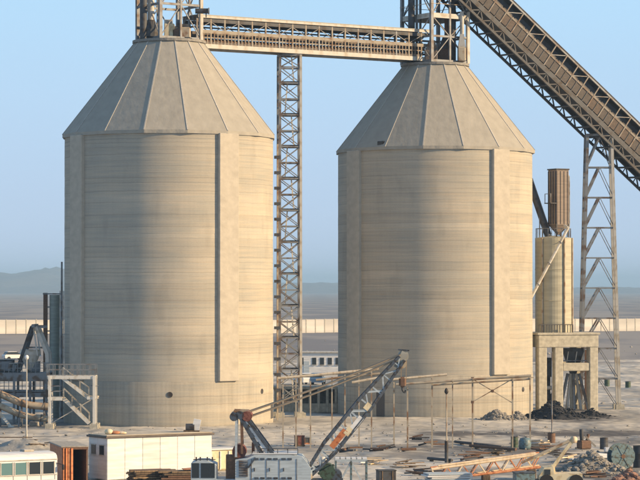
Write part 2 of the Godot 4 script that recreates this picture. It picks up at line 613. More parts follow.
# ------------------------------------------------------------------ silos
func make_silo(label: String, centre: Vector3, radius: float, eave: float, top: float, top_r: float, ridge_deg: float, buttress_degs: Array, seed_v: int, holes: Array) -> Node3D:
	var t := thing("silo", label, "silo", centre, 0.0, "twin concrete silos")
	var view := atan2(-centre.x, -centre.z)
	var wm := StandardMaterial3D.new()
	wm.albedo_color = lin(0.60, 0.575, 0.515)
	wm.albedo_texture = silo_texture(seed_v)
	wm.uv1_scale = Vector3(1, 1.0 / eave, 1)
	wm.roughness = 0.92
	var plinth_h := 4.2
	# wall in lifts: each lift meets the next in a shallow groove
	var prof := [Vector2(radius, plinth_h - 0.05)]
	var r := RandomNumberGenerator.new()
	r.seed = seed_v
	var y := plinth_h
	while y < eave - 0.6:
		var lift := r.randf_range(0.9, 1.5)
		var rr := radius + r.randf_range(-0.006, 0.006)
		var y1 := minf(y + lift, eave)
		prof.append(Vector2(rr, y + 0.03))
		prof.append(Vector2(rr, y + 0.06))
		prof.append(Vector2(rr, y1 - 0.06))
		prof.append(Vector2(rr, y1 - 0.03))
		prof.append(Vector2(rr - 0.012, y1))
		y = y1
	prof.append(Vector2(radius, eave))
	part(t, "wall", lathe(prof, 128), wm)
	var bm := StandardMaterial3D.new()
	bm.albedo_color = lin(0.54, 0.515, 0.455)
	bm.albedo_texture = silo_texture(seed_v + 50, true)
	bm.uv1_scale = Vector3(1, 1.0 / 9.0, 1)
	bm.roughness = 0.93
	part(t, "base_ring", lathe([Vector2(radius + 0.03, -0.4), Vector2(radius + 0.03, plinth_h - 0.03), Vector2(radius, plinth_h)], 128), bm)
	# buttresses
	for b in buttress_degs:
		var a: float = deg_to_rad(b) + view
		var half := 1.1
		var proud := 0.38
		var st := begin()
		sb(st, Vector3(0, 0, 0), Vector3(half * 2.0, eave - plinth_h - 0.25, proud + 0.5), 0.05)
		var o := part(t, "buttress", done(st), M.buttress)
		o.transform = Transform3D(Basis(Vector3.UP, a), Vector3(sin(a), 0, cos(a)) * (radius + proud * 0.5 - 0.33) + Vector3(0, (eave + plinth_h - 0.25) * 0.5, 0))
	# roof of sixteen concrete panels with ribs on the hips
	var n := 16
	var er := radius + 0.3
	var tr := top_r
	for i in n:
		var a0 := deg_to_rad(ridge_deg + 22.5 * i) + view
		var a1 := a0 + TAU / n
		var am := (a0 + a1) * 0.5
		var e0 := Vector3(sin(a0) * er, eave, cos(a0) * er)
		var e1 := Vector3(sin(a1) * er, eave, cos(a1) * er)
		var t0 := Vector3(sin(a0) * tr, top, cos(a0) * tr)
		var t1 := Vector3(sin(a1) * tr, top, cos(a1) * tr)
		var nrm := (e1 - e0).cross(t0 - e0).normalized()
		if nrm.y < 0:
			nrm = -nrm
		var lo := nrm * 0.0 + Vector3(0, -0.32, 0)
		var st := begin()
		var c := (e0 + e1 + t0 + t1) * 0.25 + lo * 0.5
		quad(st, e0, e1, t1, t0, c)
		quad(st, e0 + lo, e1 + lo, t1 + lo, t0 + lo, c)
		quad(st, e0, e1, e1 + lo, e0 + lo, c)
		quad(st, t0, t1, t1 + lo, t0 + lo, c)
		part(t, "roof_panel", done(st), M.roof_concrete)
		bar(t, "roof_rib", e0 + Vector3(0, -0.02, 0), t0 + Vector3(0, -0.02, 0), 0.12, 0.1, M.rib_concrete)
	# ring of the eave and the slab on top
	var ring := lathe([Vector2(radius - 0.1, eave - 0.33), Vector2(radius + 0.14, eave - 0.33), Vector2(radius + 0.14, eave - 0.02), Vector2(radius - 0.1, eave - 0.02)], 96, 0, TAU, false)
	part(t, "eave_ring", ring, M.roof_concrete)
	var slab := lathe([Vector2(0.01, top - 0.12), Vector2(tr + 0.25, top - 0.12), Vector2(tr + 0.25, top + 0.13), Vector2(0.01, top + 0.13)], 32, 0, TAU, false)
	part(t, "top_slab", slab, M.grey_concrete)
	# openings and boxes on the wall, their inner shade put into the colour
	for hole in holes:
		var a: float = deg_to_rad(hole[0]) + view
		var rr := radius - 0.03
		var o := part(t, hole[4], bevel_box(Vector3(hole[2], hole[3], 0.2), 0.03), M.opening_shade)
		o.transform = Transform3D(Basis(Vector3.UP, a), Vector3(sin(a) * rr, hole[1], cos(a) * rr))
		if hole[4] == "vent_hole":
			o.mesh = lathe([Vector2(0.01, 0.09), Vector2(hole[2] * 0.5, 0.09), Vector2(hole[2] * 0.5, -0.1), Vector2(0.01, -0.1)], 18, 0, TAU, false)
			o.material_override = M.dark_steel  # dark disc takes the place of shade inside the hole
			o.transform.basis = Basis(Vector3.UP, a) * Basis(Vector3.RIGHT, PI / 2)
	return t

# steel head frame on a silo top
func head_frame(label: String, base: Vector3, turn: float, a: float, b: float, height: float, levels: Array) -> Node3D:
	var t := thing("head_frame", label, "steel tower", base, turn, "steel head frames on the silo roofs")
	var cs := []
	for p in [[-a, -b], [0, -b], [a, -b], [a, 0], [a, b], [0, b], [-a, b], [-a, 0]]:
		cs.append(Vector3(p[0], 0, p[1]))
	for i in 8:
		var heavy := i % 2 == 0
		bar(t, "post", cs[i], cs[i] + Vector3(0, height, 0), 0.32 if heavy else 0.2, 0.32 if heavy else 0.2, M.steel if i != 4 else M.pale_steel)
	for k in levels.size():
		var y: float = levels[k][0]
		for i in 8:
			var p: Vector3 = cs[i] + Vector3(0, y, 0)
			var q: Vector3 = cs[(i + 1) % 8] + Vector3(0, y, 0)
			bar(t, "beam", p, q, 0.16, levels[k][1], M.pale_steel if levels[k][2] else M.steel)
		if levels[k][2]:
			box(t, "deck", Vector3(0, y + 0.2, 0), Vector3(a * 2.0 - 0.4, 0.06, b * 2.0 - 0.4), M.dark_steel)
			for i in 8:
				var p: Vector3 = cs[i] * 1.07 + Vector3(0, y + 1.2, 0)
				var q: Vector3 = cs[(i + 1) % 8] * 1.07 + Vector3(0, y + 1.2, 0)
				bar(t, "handrail", p, q, 0.05, 0.05, M.beige_steel)
		if k + 1 < levels.size():
			var y2: float = levels[k + 1][0]
			for i in 8:
				var p: Vector3 = cs[i]
				var q: Vector3 = cs[(i + 1) % 8]
				if (i + k) % 2 == 0:
					bar(t, "brace", p + Vector3(0, y, 0), q + Vector3(0, y2, 0), 0.09, 0.09, M.steel)
				else:
					bar(t, "brace", q + Vector3(0, y, 0), p + Vector3(0, y2, 0), 0.09, 0.09, M.steel)
	return t

# conveyor gallery from a to b (points on the centre of its underside)
class Gallery:
	var a: Vector3
	var u: Vector3
	var s: Vector3
	var n: Vector3
	var length: float
	func p(t: float, side: float, up: float) -> Vector3:
		return a + u * t + s * side + n * up

func gallery_axes(a: Vector3, b: Vector3) -> Gallery:
	var g := Gallery.new()
	g.a = a
	g.length = (b - a).length()
	g.u = (b - a) / g.length
	g.s = g.u.cross(Vector3.UP).normalized()
	g.n = g.s.cross(g.u).normalized()
	return g

func make_bridge(a: Vector3, b: Vector3) -> void:
	var t := thing("conveyor_bridge", "level roofed conveyor bridge of beige steel joining the two silo tops", "conveyor bridge", a)
	var g := gallery_axes(Vector3.ZERO, b - a)
	var L := g.length
	var w := 1.25
	for sd in [-w, w]:
		bar(t, "bottom_chord", g.p(0, sd, 0.2), g.p(L, sd, 0.2), 0.16, 0.42, M.pale_steel, g.n)
		bar(t, "rail_beam", g.p(0, sd, 1.62), g.p(L, sd, 1.62), 0.12, 0.34, M.bridge_rail, g.n)
		bar(t, "handrail", g.p(0, sd, 1.05), g.p(L, sd, 1.05), 0.07, 0.1, M.bridge_rail, g.n)
		bar(t, "eave_beam", g.p(0, sd, 2.72), g.p(L, sd, 2.72), 0.12, 0.36, M.dark_steel, g.n)
		bar(t, "roof_edge", g.p(0, sd * 1.12, 3.08), g.p(L, sd * 1.12, 3.08), 0.14, 0.26, M.pale_steel, g.n)
		var k := 0.0
		var i := 0
		while k <= L:
			bar(t, "post", g.p(k, sd, 0.3), g.p(k, sd, 3.0), 0.13, 0.15, M.bridge_rail if i % 3 else M.steel, g.u)
			if k + 1.6 < L:
				for off in [0.4, 0.8, 1.2]:
					bar(t, "baluster", g.p(k + off, sd, 0.35), g.p(k + off, sd, 1.5), 0.08, 0.09, M.bridge_rail, g.u)
				bar(t, "toe_board", g.p(k, sd, 0.52), g.p(k + 1.56, sd, 0.52), 0.05, 0.22, M.brown_sheet, g.n)
				if i % 2 == 0:
					bar(t, "brace", g.p(k, sd, 1.75), g.p(k + 1.6, sd, 2.6), 0.06, 0.06, M.steel, g.n)
				else:
					bar(t, "brace", g.p(k, sd, 2.6), g.p(k + 1.6, sd, 1.75), 0.06, 0.06, M.steel, g.n)
			k += 1.6
			i += 1
	bar(t, "floor", g.p(0, 0, 0.28), g.p(L, 0, 0.28), 2.3, 0.08, M.dark_steel, g.n)
	bar(t, "belt", g.p(0, -0.15, 1.0), g.p(L, -0.15, 1.0), 1.0, 0.09, M.black_rubber, g.n)
	bar(t, "cable_tray", g.p(0, -0.9, 2.25), g.p(L, -0.9, 2.25), 0.3, 0.12, M.dark_steel, g.n)
	bar(t, "belt_hood", g.p(0, -0.15, 1.45), g.p(L, -0.15, 1.45), 1.1, 0.5, M.brown_sheet, g.n)
	bar(t, "belt_frame", g.p(0, -0.15, 0.78), g.p(L, -0.15, 0.78), 1.2, 0.2, M.rusty, g.n)
	# roof of separate sheets
	var k := 0.0
	while k < L - 0.2:
		var e := minf(k + 3.2, L)
		bar(t, "roof_sheet", g.p(k, 0, 3.24), g.p(e - 0.03, 0, 3.24), 3.0, 0.06, M.cladding, g.n)
		k += 3.2
	k = 0.8
	while k < L:
		tube(t, "idler", g.p(k, -0.7, 0.93), g.p(k, 0.4, 0.93), 0.07, M.dark_steel)
		k += 1.6

func make_incline(a: Vector3, b: Vector3, h: float) -> void:
	var t := thing("inclined_conveyor", "long inclined conveyor gallery with rusty brown sides climbing to the right silo", "conveyor", a)
	var g := gallery_axes(Vector3.ZERO, b - a)
	var L := g.length
	var w := 1.5
	var bay := 1.75
	var cnt := int(L / bay)
	for sd in [-w, w]:
		var near: bool = (g.s * sd).z > 0
		bar(t, "bottom_chord", g.p(0, sd, 0.12), g.p(L, sd, 0.12), 0.2, 0.24, M.dark_steel, g.n)
		bar(t, "floor_beam", g.p(0, sd, h * 0.27), g.p(L, sd, h * 0.27), 0.22, 0.55, M.dark_steel, g.n)
		bar(t, "rail_beam", g.p(0, sd, h * 0.66), g.p(L, sd, h * 0.66), 0.12, 0.22, M.conveyor_rail, g.n)
		bar(t, "top_chord", g.p(0, sd, h - 0.1), g.p(L, sd, h - 0.1), 0.2, 0.22, M.steel, g.n)
		for i in cnt:
			var k := i * bay
			bar(t, "post", g.p(k, sd * 1.03, h * 0.3), g.p(k, sd * 1.03, h), 0.1, 0.13, M.conveyor_rail, g.u)
			bar(t, "web", g.p(k, sd, 0.2), g.p(k + bay * 0.5, sd, h * 0.22), 0.12, 0.12, M.dark_steel, g.n)
			bar(t, "web", g.p(k + bay * 0.5, sd, h * 0.22), g.p(k + bay, sd, 0.2), 0.12, 0.12, M.dark_steel, g.n)
			bar(t, "stiffener", g.p(k + bay * 0.5, sd * 1.02, h * 0.3), g.p(k + bay * 0.5, sd * 1.02, h * 0.68), 0.07, 0.08, M.dark_steel, g.u)
			bar(t, "hanger", g.p(k + bay * 0.5, sd, 0.2), g.p(k + bay * 0.5, sd, h * 0.24), 0.09, 0.09, M.dark_steel, g.u)
			# side sheets, each a little different
			var tone := rng.randf_range(0.0, 1.0)
			var sm: Material = M.conveyor_sheet if tone < 0.65 else M.conveyor_sheet_rust
			var ht := h * (0.62 + 0.03 * rng.randf())
			bar(t, "side_sheet", g.p(k + 0.05, sd * (0.97 + 0.02 * rng.randf()), (h * 0.37 + ht) * 0.5), g.p(k + bay - 0.05, sd * 0.98, (h * 0.37 + ht) * 0.5), 0.05, ht - h * 0.37, sm, g.n)
			if near and i % 2 == 0:
				bar(t, "brace", g.p(k, sd * 1.0, h * 0.66), g.p(k + bay, sd * 1.0, h * 0.96), 0.08, 0.08, M.steel, g.n)
	for i in cnt:
		bar(t, "cross_beam", g.p(i * bay, -w, 0.12), g.p(i * bay, w, 0.12), 0.14, 0.14, M.dark_steel, g.n)
		if i % 2 == 0:
			bar(t, "roof_sheet", g.p(i * bay, 0, h + 0.06), g.p(minf((i + 2) * bay, L) - 0.03, 0, h + 0.06), w * 2.0 + 0.3, 0.08, M.dark_steel, g.n)
	bar(t, "floor", g.p(0, 0, h * 0.3), g.p(L, 0, h * 0.3), w * 2.0 - 0.25, 0.1, M.dark_steel, g.n)
	bar(t, "belt", g.p(0, 0.2, h * 0.52), g.p(L, 0.2, h * 0.52), 1.2, 0.12, M.black_rubber, g.n)
	bar(t, "belt_cover", g.p(0, 0.2, h * 0.75), g.p(L, 0.2, h * 0.75), 1.5, h * 0.3, M.dark_steel, g.n)

# four-legged lattice tower
func lattice_tower(called: String, label: String, category: String, base: Vector3, turn: float, wx0: float, wz0: float, wx1: float, wz1: float, height: float, step: float, style: int) -> Node3D:
	var t := thing(called, label, category, base, turn)
	var leg := func(k: int, y: float) -> Vector3:
		var f := y / height
		var sx := -1.0 if k == 0 or k == 3 else 1.0
		var sz := -1.0 if k < 2 else 1.0
		return Vector3(sx * lerpf(wx0, wx1, f) * 0.5, y, sz * lerpf(wz0, wz1, f) * 0.5)
	var lw := 0.24 if style == 0 else 0.3
	for k in 4:
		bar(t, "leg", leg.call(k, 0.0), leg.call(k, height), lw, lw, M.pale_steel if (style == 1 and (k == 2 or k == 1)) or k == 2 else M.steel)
		box(t, "footing", leg.call(k, 0.0) + Vector3(0, 0.2, 0), Vector3(0.9, 0.6, 0.9), M.frame_concrete)
	var y := step if style == 0 else 0.0
	var i := 0
	while y + step * 0.5 < height:
		var y2 := minf(y + step, height)
		for k in 4:
			var p0: Vector3 = leg.call(k, y)
			var q0: Vector3 = leg.call((k + 1) % 4, y)
			var p1: Vector3 = leg.call(k, y2)
			var q1: Vector3 = leg.call((k + 1) % 4, y2)
			if y > 0.1:
				bar(t, "strut", p0, q0, 0.12, 0.14, M.steel)
			if style == 0:
				bar(t, "brace", p0, q1, 0.09, 0.09, M.steel)
				if k % 2 == 0:
					bar(t, "brace", q0, p1, 0.08, 0.08, M.steel)
			else:
				if k % 2 == 0:
					var mid := (p1 + q1) * 0.5
					var left := p0 if p0.x < q0.x else q0
					var right := q0 if p0.x < q0.x else p0
					bar(t, "brace", left, mid, 0.17, 0.17, M.steel)
					bar(t, "brace", right, mid, 0.07, 0.07, M.steel)
		if style == 0 and i % 2 == 0:
			# landings and ladder flights within the tower
			var w := lerpf(wx0, wx1, y / height)
			box(t, "landing", Vector3(0, y + 0.12, 0), Vector3(w - 0.3, 0.14, wz0 - 0.3), M.dark_steel)
			var s := 1.0 if (i / 2) % 2 == 0 else -1.0
			var top_y := minf(y + step * 2.0, height)
			for e in [-0.25, 0.25]:
				bar(t, "ladder_rail", Vector3(s * 0.45, y + 0.2, e), Vector3(s * 0.2, top_y, e), 0.07, 0.07, M.white_steel)
			for rr in 7:
				var f := (rr + 0.5) / 7.0
				var c := Vector3(s * 0.45, y + 0.2, 0).lerp(Vector3(s * 0.2, top_y, 0), f)
				bar(t, "rung", c - Vector3(0, 0, 0.25), c + Vector3(0, 0, 0.25), 0.05, 0.05, M.white_steel)
		y += step
		i += 1
	for k in 4:
		bar(t, "cap_beam", leg.call(k, height), leg.call((k + 1) % 4, height), 0.2, 0.24, M.steel)
	return t

# ------------------------------------------------------------------ heaps, drums, cars ...
func heap(called: String, label: String, category: String, c: Vector3, rx: float, rz: float, h: float, m: Material, seed_v: int, stones: int, stone_r := 0.22, group := "") -> Node3D:
	var t := thing(called, label, category, c, 0.0, group)
	var n := FastNoiseLite.new()
	n.seed = seed_v
	n.frequency = 0.5 / maxf(0.6, minf(rx, rz))
	n.fractal_octaves = 5
	var st := SurfaceTool.new()
	st.begin(Mesh.PRIMITIVE_TRIANGLES)
	st.set_smooth_group(0)
	var g := 44
	var hf := func(u: float, v: float) -> float:
		var r := sqrt(u * u + v * v) + 0.22 * n.get_noise_2d(u * rx * 1.5 + 40, v * rz * 1.5)
		var e := clampf(1.0 - r, 0, 1)
		return h * (pow(e, 1.1) * (1.0 + 0.7 * n.get_noise_2d(u * rx * 2.0, v * rz * 2.0)) + 0.06 * n.get_noise_2d(u * rx * 9.0, v * rz * 9.0) * minf(1.0, e * 6.0)) * 1.15 - 0.2
	for j in g + 1:
		for i in g + 1:
			var u := lerpf(-1.25, 1.25, float(i) / g)
			var v := lerpf(-1.25, 1.25, float(j) / g)
			st.add_vertex(Vector3(u * rx, hf.call(u, v), v * rz))
	for j in g:
		for i in g:
			var a := j * (g + 1) + i
			for k in [a, a + 1, a + g + 2, a, a + g + 2, a + g + 1]:
				st.add_index(k)
	st.generate_normals()
	part(t, "mound", st.commit(), m)
	if stones > 0:
		var r := RandomNumberGenerator.new()
		r.seed = seed_v
		var rs := begin()
		for i in stones:
			var u := r.randfn(0, 0.5)
			var v := r.randfn(0, 0.5)
			var s := stone_r * (0.25 + 1.15 * pow(r.randf(), 3.0))
			rock(rs, Vector3(u * rx, maxf(hf.call(u, v), -0.1) + s * 0.25, v * rz), s, r)
		var o := part(t, "stones", done(rs), m)
		o.set_meta("kind", "stuff")
	return t

func rock(st: SurfaceTool, c: Vector3, s: float, r: RandomNumberGenerator) -> void:
	# a lumpy twelve-sided stone, flatter than wide
	var turn := Basis(Vector3.UP, r.randf() * TAU) * Basis(Vector3.RIGHT, r.randf_range(-0.5, 0.5))
	var size := Vector3(r.randf_range(0.8, 1.2), r.randf_range(0.45, 0.8), r.randf_range(0.7, 1.1)) * s
	var rings := []
	for k in 3:
		var ring := []
		var rad: float = [0.62, 1.0, 0.55][k]
		for i in 5:
			var a := TAU * (i + 0.5 * (k % 2)) / 5.0
			var q := r.randf_range(0.8, 1.12)
			ring.append(c + turn * (Vector3(cos(a) * rad * q, [-0.7, 0.0, 0.72][k], sin(a) * rad * q) * size))
		rings.append(ring)
	for k in 2:
		for i in 5:
			var n := (i + 1) % 5
			quad(st, rings[k][i], rings[k][n], rings[k + 1][n], rings[k + 1][i], c)
	for i in range(1, 4):
		quad(st, rings[2][0], rings[2][i], rings[2][i + 1], rings[2][i + 1], c)

func barrel(label: String, p: Vector3, m: Material, r := 0.3, h := 0.9, group := "") -> Node3D:
	var t := thing("oil_drum", label, "barrel", p, 0.0, group)
	part(t, "body", lathe([Vector2(0.01, 0), Vector2(r, 0), Vector2(r, h * 0.31), Vector2(r + 0.02, h * 0.33), Vector2(r, h * 0.35), Vector2(r, h * 0.64), Vector2(r + 0.02, h * 0.66), Vector2(r, h * 0.68), Vector2(r, h - 0.02), Vector2(r - 0.02, h - 0.02), Vector2(r - 0.02, h - 0.05), Vector2(0.01, h - 0.05)], 20, 0, TAU, false), m)
	part(t, "rim", lathe([Vector2(r - 0.02, h - 0.03), Vector2(r + 0.012, h - 0.03), Vector2(r + 0.012, h + 0.01), Vector2(r - 0.02, h + 0.01)], 20, 0, TAU, false), M.dark_steel)
	return t

func car(label: String, p: Vector3, turn: float, m: Material) -> Node3D:
	var t := thing("parked_car", label, "car", p, turn, "small cars parked behind the silos")
	var body := PackedVector2Array([Vector2(-2.0, 0.35), Vector2(2.05, 0.35), Vector2(2.1, 0.75), Vector2(1.95, 0.92), Vector2(0.95, 1.0), Vector2(-1.9, 1.02), Vector2(-2.08, 0.85)])
	part(t, "body", extrude(body, 1.65), m)
	var cab := PackedVector2Array([Vector2(-1.85, 1.0), Vector2(1.0, 1.0), Vector2(0.3, 1.5), Vector2(-1.5, 1.5)])
	part(t, "cabin", extrude(cab, 1.42), M.dark_glass)
	var roof := PackedVector2Array([Vector2(-1.55, 1.49), Vector2(0.32, 1.49), Vector2(0.22, 1.56), Vector2(-1.42, 1.56)])
	part(t, "roof", extrude(roof, 1.46), m)
	for k in [[-1.3, 0.78], [1.35, 0.78], [-1.3, -0.78], [1.35, -0.78]]:
		var o := tube(t, "wheel", Vector3(k[0], 0.32, k[1] - 0.1), Vector3(k[0], 0.32, k[1] + 0.1), 0.32, M.black_rubber)
		o.name = "wheel"
	for z in [-0.6, 0.6]:
		box(t, "headlight", Vector3(2.06, 0.72, z), Vector3(0.1, 0.14, 0.3), M.white_paint)
	return t

func pole(called: String, label: String, category: String, base: Vector3, h: float, r: float, m: Material) -> Node3D:
	var t := thing(called, label, category, base)
	part(t, "shaft", lathe([Vector2(r * 1.3, -0.2), Vector2(r * 1.3, 0.4), Vector2(r, 0.45), Vector2(r * 0.65, h)], 10), m)
	return t

# ------------------------------------------------------------------ the scene
func _ready() -> void:
	rng.seed = 2024
	pitch = atan((HORIZON - 240.0) / F)
	cam = Camera3D.new()
	cam.name = "camera"
	cam.fov = rad_to_deg(2.0 * atan(240.0 / F))
	cam.near = 1.0
	cam.far = 20000.0
	cam.position = Vector3(0, EYE, 0)
	cam.rotation = Vector3(pitch, 0, 0)
	add_child(cam)
	cam.current = true
	var env := Environment.new()
	env.background_mode = Environment.BG_SKY
	env.sky = make_sky()
	env.tonemap_mode = Environment.TONE_MAPPER_LINEAR
	env.tonemap_exposure = 1.6
	env.sdfgi_enabled = true
	env.ssao_enabled = true
	env.ssil_enabled = true
	env.fog_enabled = true
	env.fog_density = 0.00014
	env.fog_light_color = Color(0.70, 0.86, 1.0)
	var we := WorldEnvironment.new()
	we.name = "environment"
	we.environment = env
	add_child(we)
	var sun := DirectionalLight3D.new()
	sun.name = "sun"
	sun.light_color = Color(1.0, 0.86, 0.66)
	sun.light_energy = 1.6
	sun.light_angular_distance = 0.5
	sun.shadow_enabled = true
	add_child(sun)
	var az := deg_to_rad(77.0)
	var el := deg_to_rad(19.5)
	var to_sun := Vector3(sin(az) * cos(el), sin(el), cos(az) * cos(el))
	sun.look_at_from_position(Vector3.ZERO, -to_sun, Vector3.UP)

	box_mesh = BoxMesh.new()
	box_mesh.size = Vector3.ONE
	tube_mesh = CylinderMesh.new()
	tube_mesh.height = 1.0
	tube_mesh.top_radius = 1.0
	tube_mesh.bottom_radius = 1.0
	tube_mesh.radial_segments = 14
	tube_mesh.rings = 1
	make_materials()
	make_ground()
	make_hills()
	make_boundary_wall()
	build_silos()
	build_right_plant()
	build_left_plant()
	build_middle()
	build_foreground_left()
	build_crane()
	build_pipe_rack()
	build_foreground_right()

var c_left := Vector3(-14.75, 0, -250)
var c_right := Vector3(12.05, 0, -268)

func build_silos() -> void:
	make_silo("tall concrete silo with faceted cone roof beside the white steel stair tower", c_left, 10.16, 27.85, 37.0, 3.35, 9.5, [33.0, 124.5, -58.5, -146.0], 101,
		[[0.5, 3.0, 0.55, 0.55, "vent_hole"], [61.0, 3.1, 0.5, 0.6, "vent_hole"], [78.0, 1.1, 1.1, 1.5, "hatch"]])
	make_silo("concrete silo with faceted cone roof under the inclined conveyor, beside the small tank", c_right, 10.16, 27.35, 36.3, 3.35, 16.0, [40.5, 130.5, -54.0, -140.0], 202,
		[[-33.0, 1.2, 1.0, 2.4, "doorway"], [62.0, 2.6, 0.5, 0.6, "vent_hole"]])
	var ha := deg_to_rad(-33.0) + atan2(-c_right.x, -c_right.z)
	part(get_node("silo_001"), "roof_hatch", bevel_box(Vector3(0.8, 0.45, 0.5), 0.06), M.dark_steel, Transform3D(Basis(Vector3.UP, ha), Vector3(sin(ha) * 9.95, 27.7, cos(ha) * 9.95)))
	var dirv := (c_right - c_left).normalized()
	var yaw := atan2(-dirv.z, dirv.x)
	# head frames
	var hl := head_frame("steel frame of posts and braces on the roof of the silo beside the stairs", c_left + Vector3(0, 37.13, 0), yaw, 2.3, 2.2, 9.0, [[0.15, 0.25, false], [3.4, 0.22, false], [6.4, 0.3, true], [8.9, 0.3, true]])
	bar(hl, "roof_sheet", Vector3(-2.6, 9.1, 0), Vector3(2.6, 9.1, 0), 5.2, 0.1, M.cladding)
	var hr := head_frame("taller steel head frame where the bridge and the inclined conveyor meet", c_right + Vector3(0, 36.43, 0), yaw, 2.35, 2.6, 14.0, [[0.15, 0.25, false], [2.7, 0.2, false], [4.85, 0.5, true], [8.2, 0.3, true], [11.2, 0.3, true], [13.9, 0.3, false]])
	bar(hr, "roof_sheet", Vector3(-2.8, 14.15, 0), Vector3(2.8, 14.15, 0), 5.8, 0.1, M.cladding)
	for e in [[hl, 143.5, 248.0, 37.2, 9.0], [hr, 411.5, 266.5, 36.5, 12.0], [hr, 452.5, 267.5, 36.5, 12.0]]:
		var q: Vector3 = at(e[1], 30, e[2])
		var foot: Vector3 = e[0].transform.affine_inverse() * Vector3(q.x, e[3], q.z)
		tube(e[0], "downpipe", foot, foot + Vector3(0, e[4], 0), 0.36, M.dark_steel)
	# machines on the decks
	var ml := thing("dust_duct", "pale vertical duct with dark hopper standing on the silo roof", "duct", at(151, 38, 248.5))
	tube(ml, "duct", Vector3(0, 1.7, 0), Vector3(0, 8.5, 0), 0.33, M.pale_steel)
	part(ml, "hopper", lathe([Vector2(0.3, 0.1), Vector2(0.8, 0.1), Vector2(0.85, 0.9), Vector2(0.36, 1.75), Vector2(0.2, 1.75)], 12, 0, TAU, false), M.dark_steel)
	for k in [-0.7, 0.7]:
		bar(ml, "leg", Vector3(k, -0.1, 0.4), Vector3(k * 0.6, 1.4, 0.2), 0.14, 0.14, M.dark_steel)
	for e in [[169.5, 2.0, 1.0, "cream"], [177, 1.25, 0.9, "rusty"], [185, 1.5, 1.1, "beige"]]:
		var p := at(e[0], 38, 248.8)
		p.y = 37.13
		var mm: Material = M.cream_paint if e[3] == "cream" else (M.rusty if e[3] == "rusty" else M.beige_steel)
		var t := thing("drive_unit", "%s conveyor drive unit on the silo roof beside the pale duct" % {"cream": "tall cream", "rusty": "low rusty", "beige": "beige"}[e[3]], "machine", p)
		part(t, "housing", bevel_box(Vector3(e[2], e[1] * 0.7, 1.0), 0.08), mm, Transform3D(Basis(), Vector3(0, e[1] * 0.36 + 0.15, 0)))
		tube(t, "motor", Vector3(-e[2] * 0.5, e[1] * 0.85, 0), Vector3(e[2] * 0.3, e[1] * 0.85, 0), 0.3, M.dark_steel if e[3] != "cream" else M.pale_steel)
		box(t, "base_frame", Vector3(0, 0.08, 0), Vector3(e[2] + 0.3, 0.16, 1.2), M.dark_steel)
		box(t, "bracket", Vector3(0, e[1] * 0.7 + 0.08, 0), Vector3(0.4, 0.3, 0.5), M.dark_steel)
	for e in [[446, 2.9, 1.7, 268.0, "rusty"], [431, 2.3, 1.3, 266.0, "brown"], [461.5, 3.0, 0.8, 266.5, "beige"]]:
		var p := at(e[0], 60, e[3])
		p.y = 36.43
		var mm: Material = M.rusty if e[4] == "rusty" else (M.brown_sheet if e[4] == "brown" else M.beige_steel)
		var t := thing("transfer_chute", "%s transfer chute within the taller head frame" % {"rusty": "big rusty", "brown": "small brown", "beige": "slim beige"}[e[4]], "chute", p)
		part(t, "casing", bevel_box(Vector3(e[2], e[1] * 0.5, 1.3), 0.08), mm, Transform3D(Basis(), Vector3(0, e[1] * 0.27 + 0.1, 0)))
		var poly := PackedVector2Array([Vector2(-e[2] * 0.5, e[1] * 0.5), Vector2(e[2] * 0.5, e[1] * 0.5), Vector2(e[2] * 0.3, e[1]), Vector2(-e[2] * 0.2, e[1])])
		part(t, "hood", extrude(poly, 1.1), M.dark_steel if e[4] != "beige" else M.pale_steel)
		tube(t, "duct", Vector3(0.05, e[1], 0), Vector3(0.05, e[1] + 2.4, 0), 0.22, M.rusty if e[4] == "rusty" else M.pale_steel)
	# the bridge
	var ba := c_left + dirv * 2.4 + Vector3(0, 36.55, 0)
	var bb := c_right - dirv * 1.6 + Vector3(0, 36.6, 0)
	make_bridge(ba, bb)
	# drum-shaped ventilator at the bridge head
	var v := thing("ventilator", "dark drum ventilator above the start of the conveyor bridge", "ventilator", at(202, 11, 248.6))
	tube(v, "drum", Vector3(-0.65, 0, 0), Vector3(0.65, 0, 0), 0.26, M.dark_steel)
	tube(v, "flange", Vector3(0.6, 0, 0), Vector3(0.72, 0, 0), 0.32, M.steel)
	for k in [-0.4, 0.4]:
		bar(v, "leg", Vector3(k, -0.62, 0), Vector3(k, -0.1, 0), 0.1, 0.2, M.dark_steel)
	# lattice tower under the bridge
	var tw := c_left.lerp(c_right, 0.435)
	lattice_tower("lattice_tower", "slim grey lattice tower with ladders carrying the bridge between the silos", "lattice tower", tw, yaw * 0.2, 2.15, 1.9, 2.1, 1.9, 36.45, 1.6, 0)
	# riser with brackets on the flank of the left silo
	var ra := deg_to_rad(91.0) + atan2(14.75, 250.0)
	var rp := c_left + Vector3(sin(ra), 0, cos(ra)) * 10.62
	var ri := thing("cable_riser", "beige cable riser with dark clamps running up the sunlit flank of a silo", "cable riser", rp, ra)
	box(ri, "tray", Vector3(0, 13.6, 0), Vector3(0.5, 27.0, 0.16), M.beige_steel)
	for k in 17:
		box(ri, "clamp", Vector3(0, 1.5 + k * 1.52, -0.02), Vector3(0.7, 0.28, 0.6), M.dark_steel)

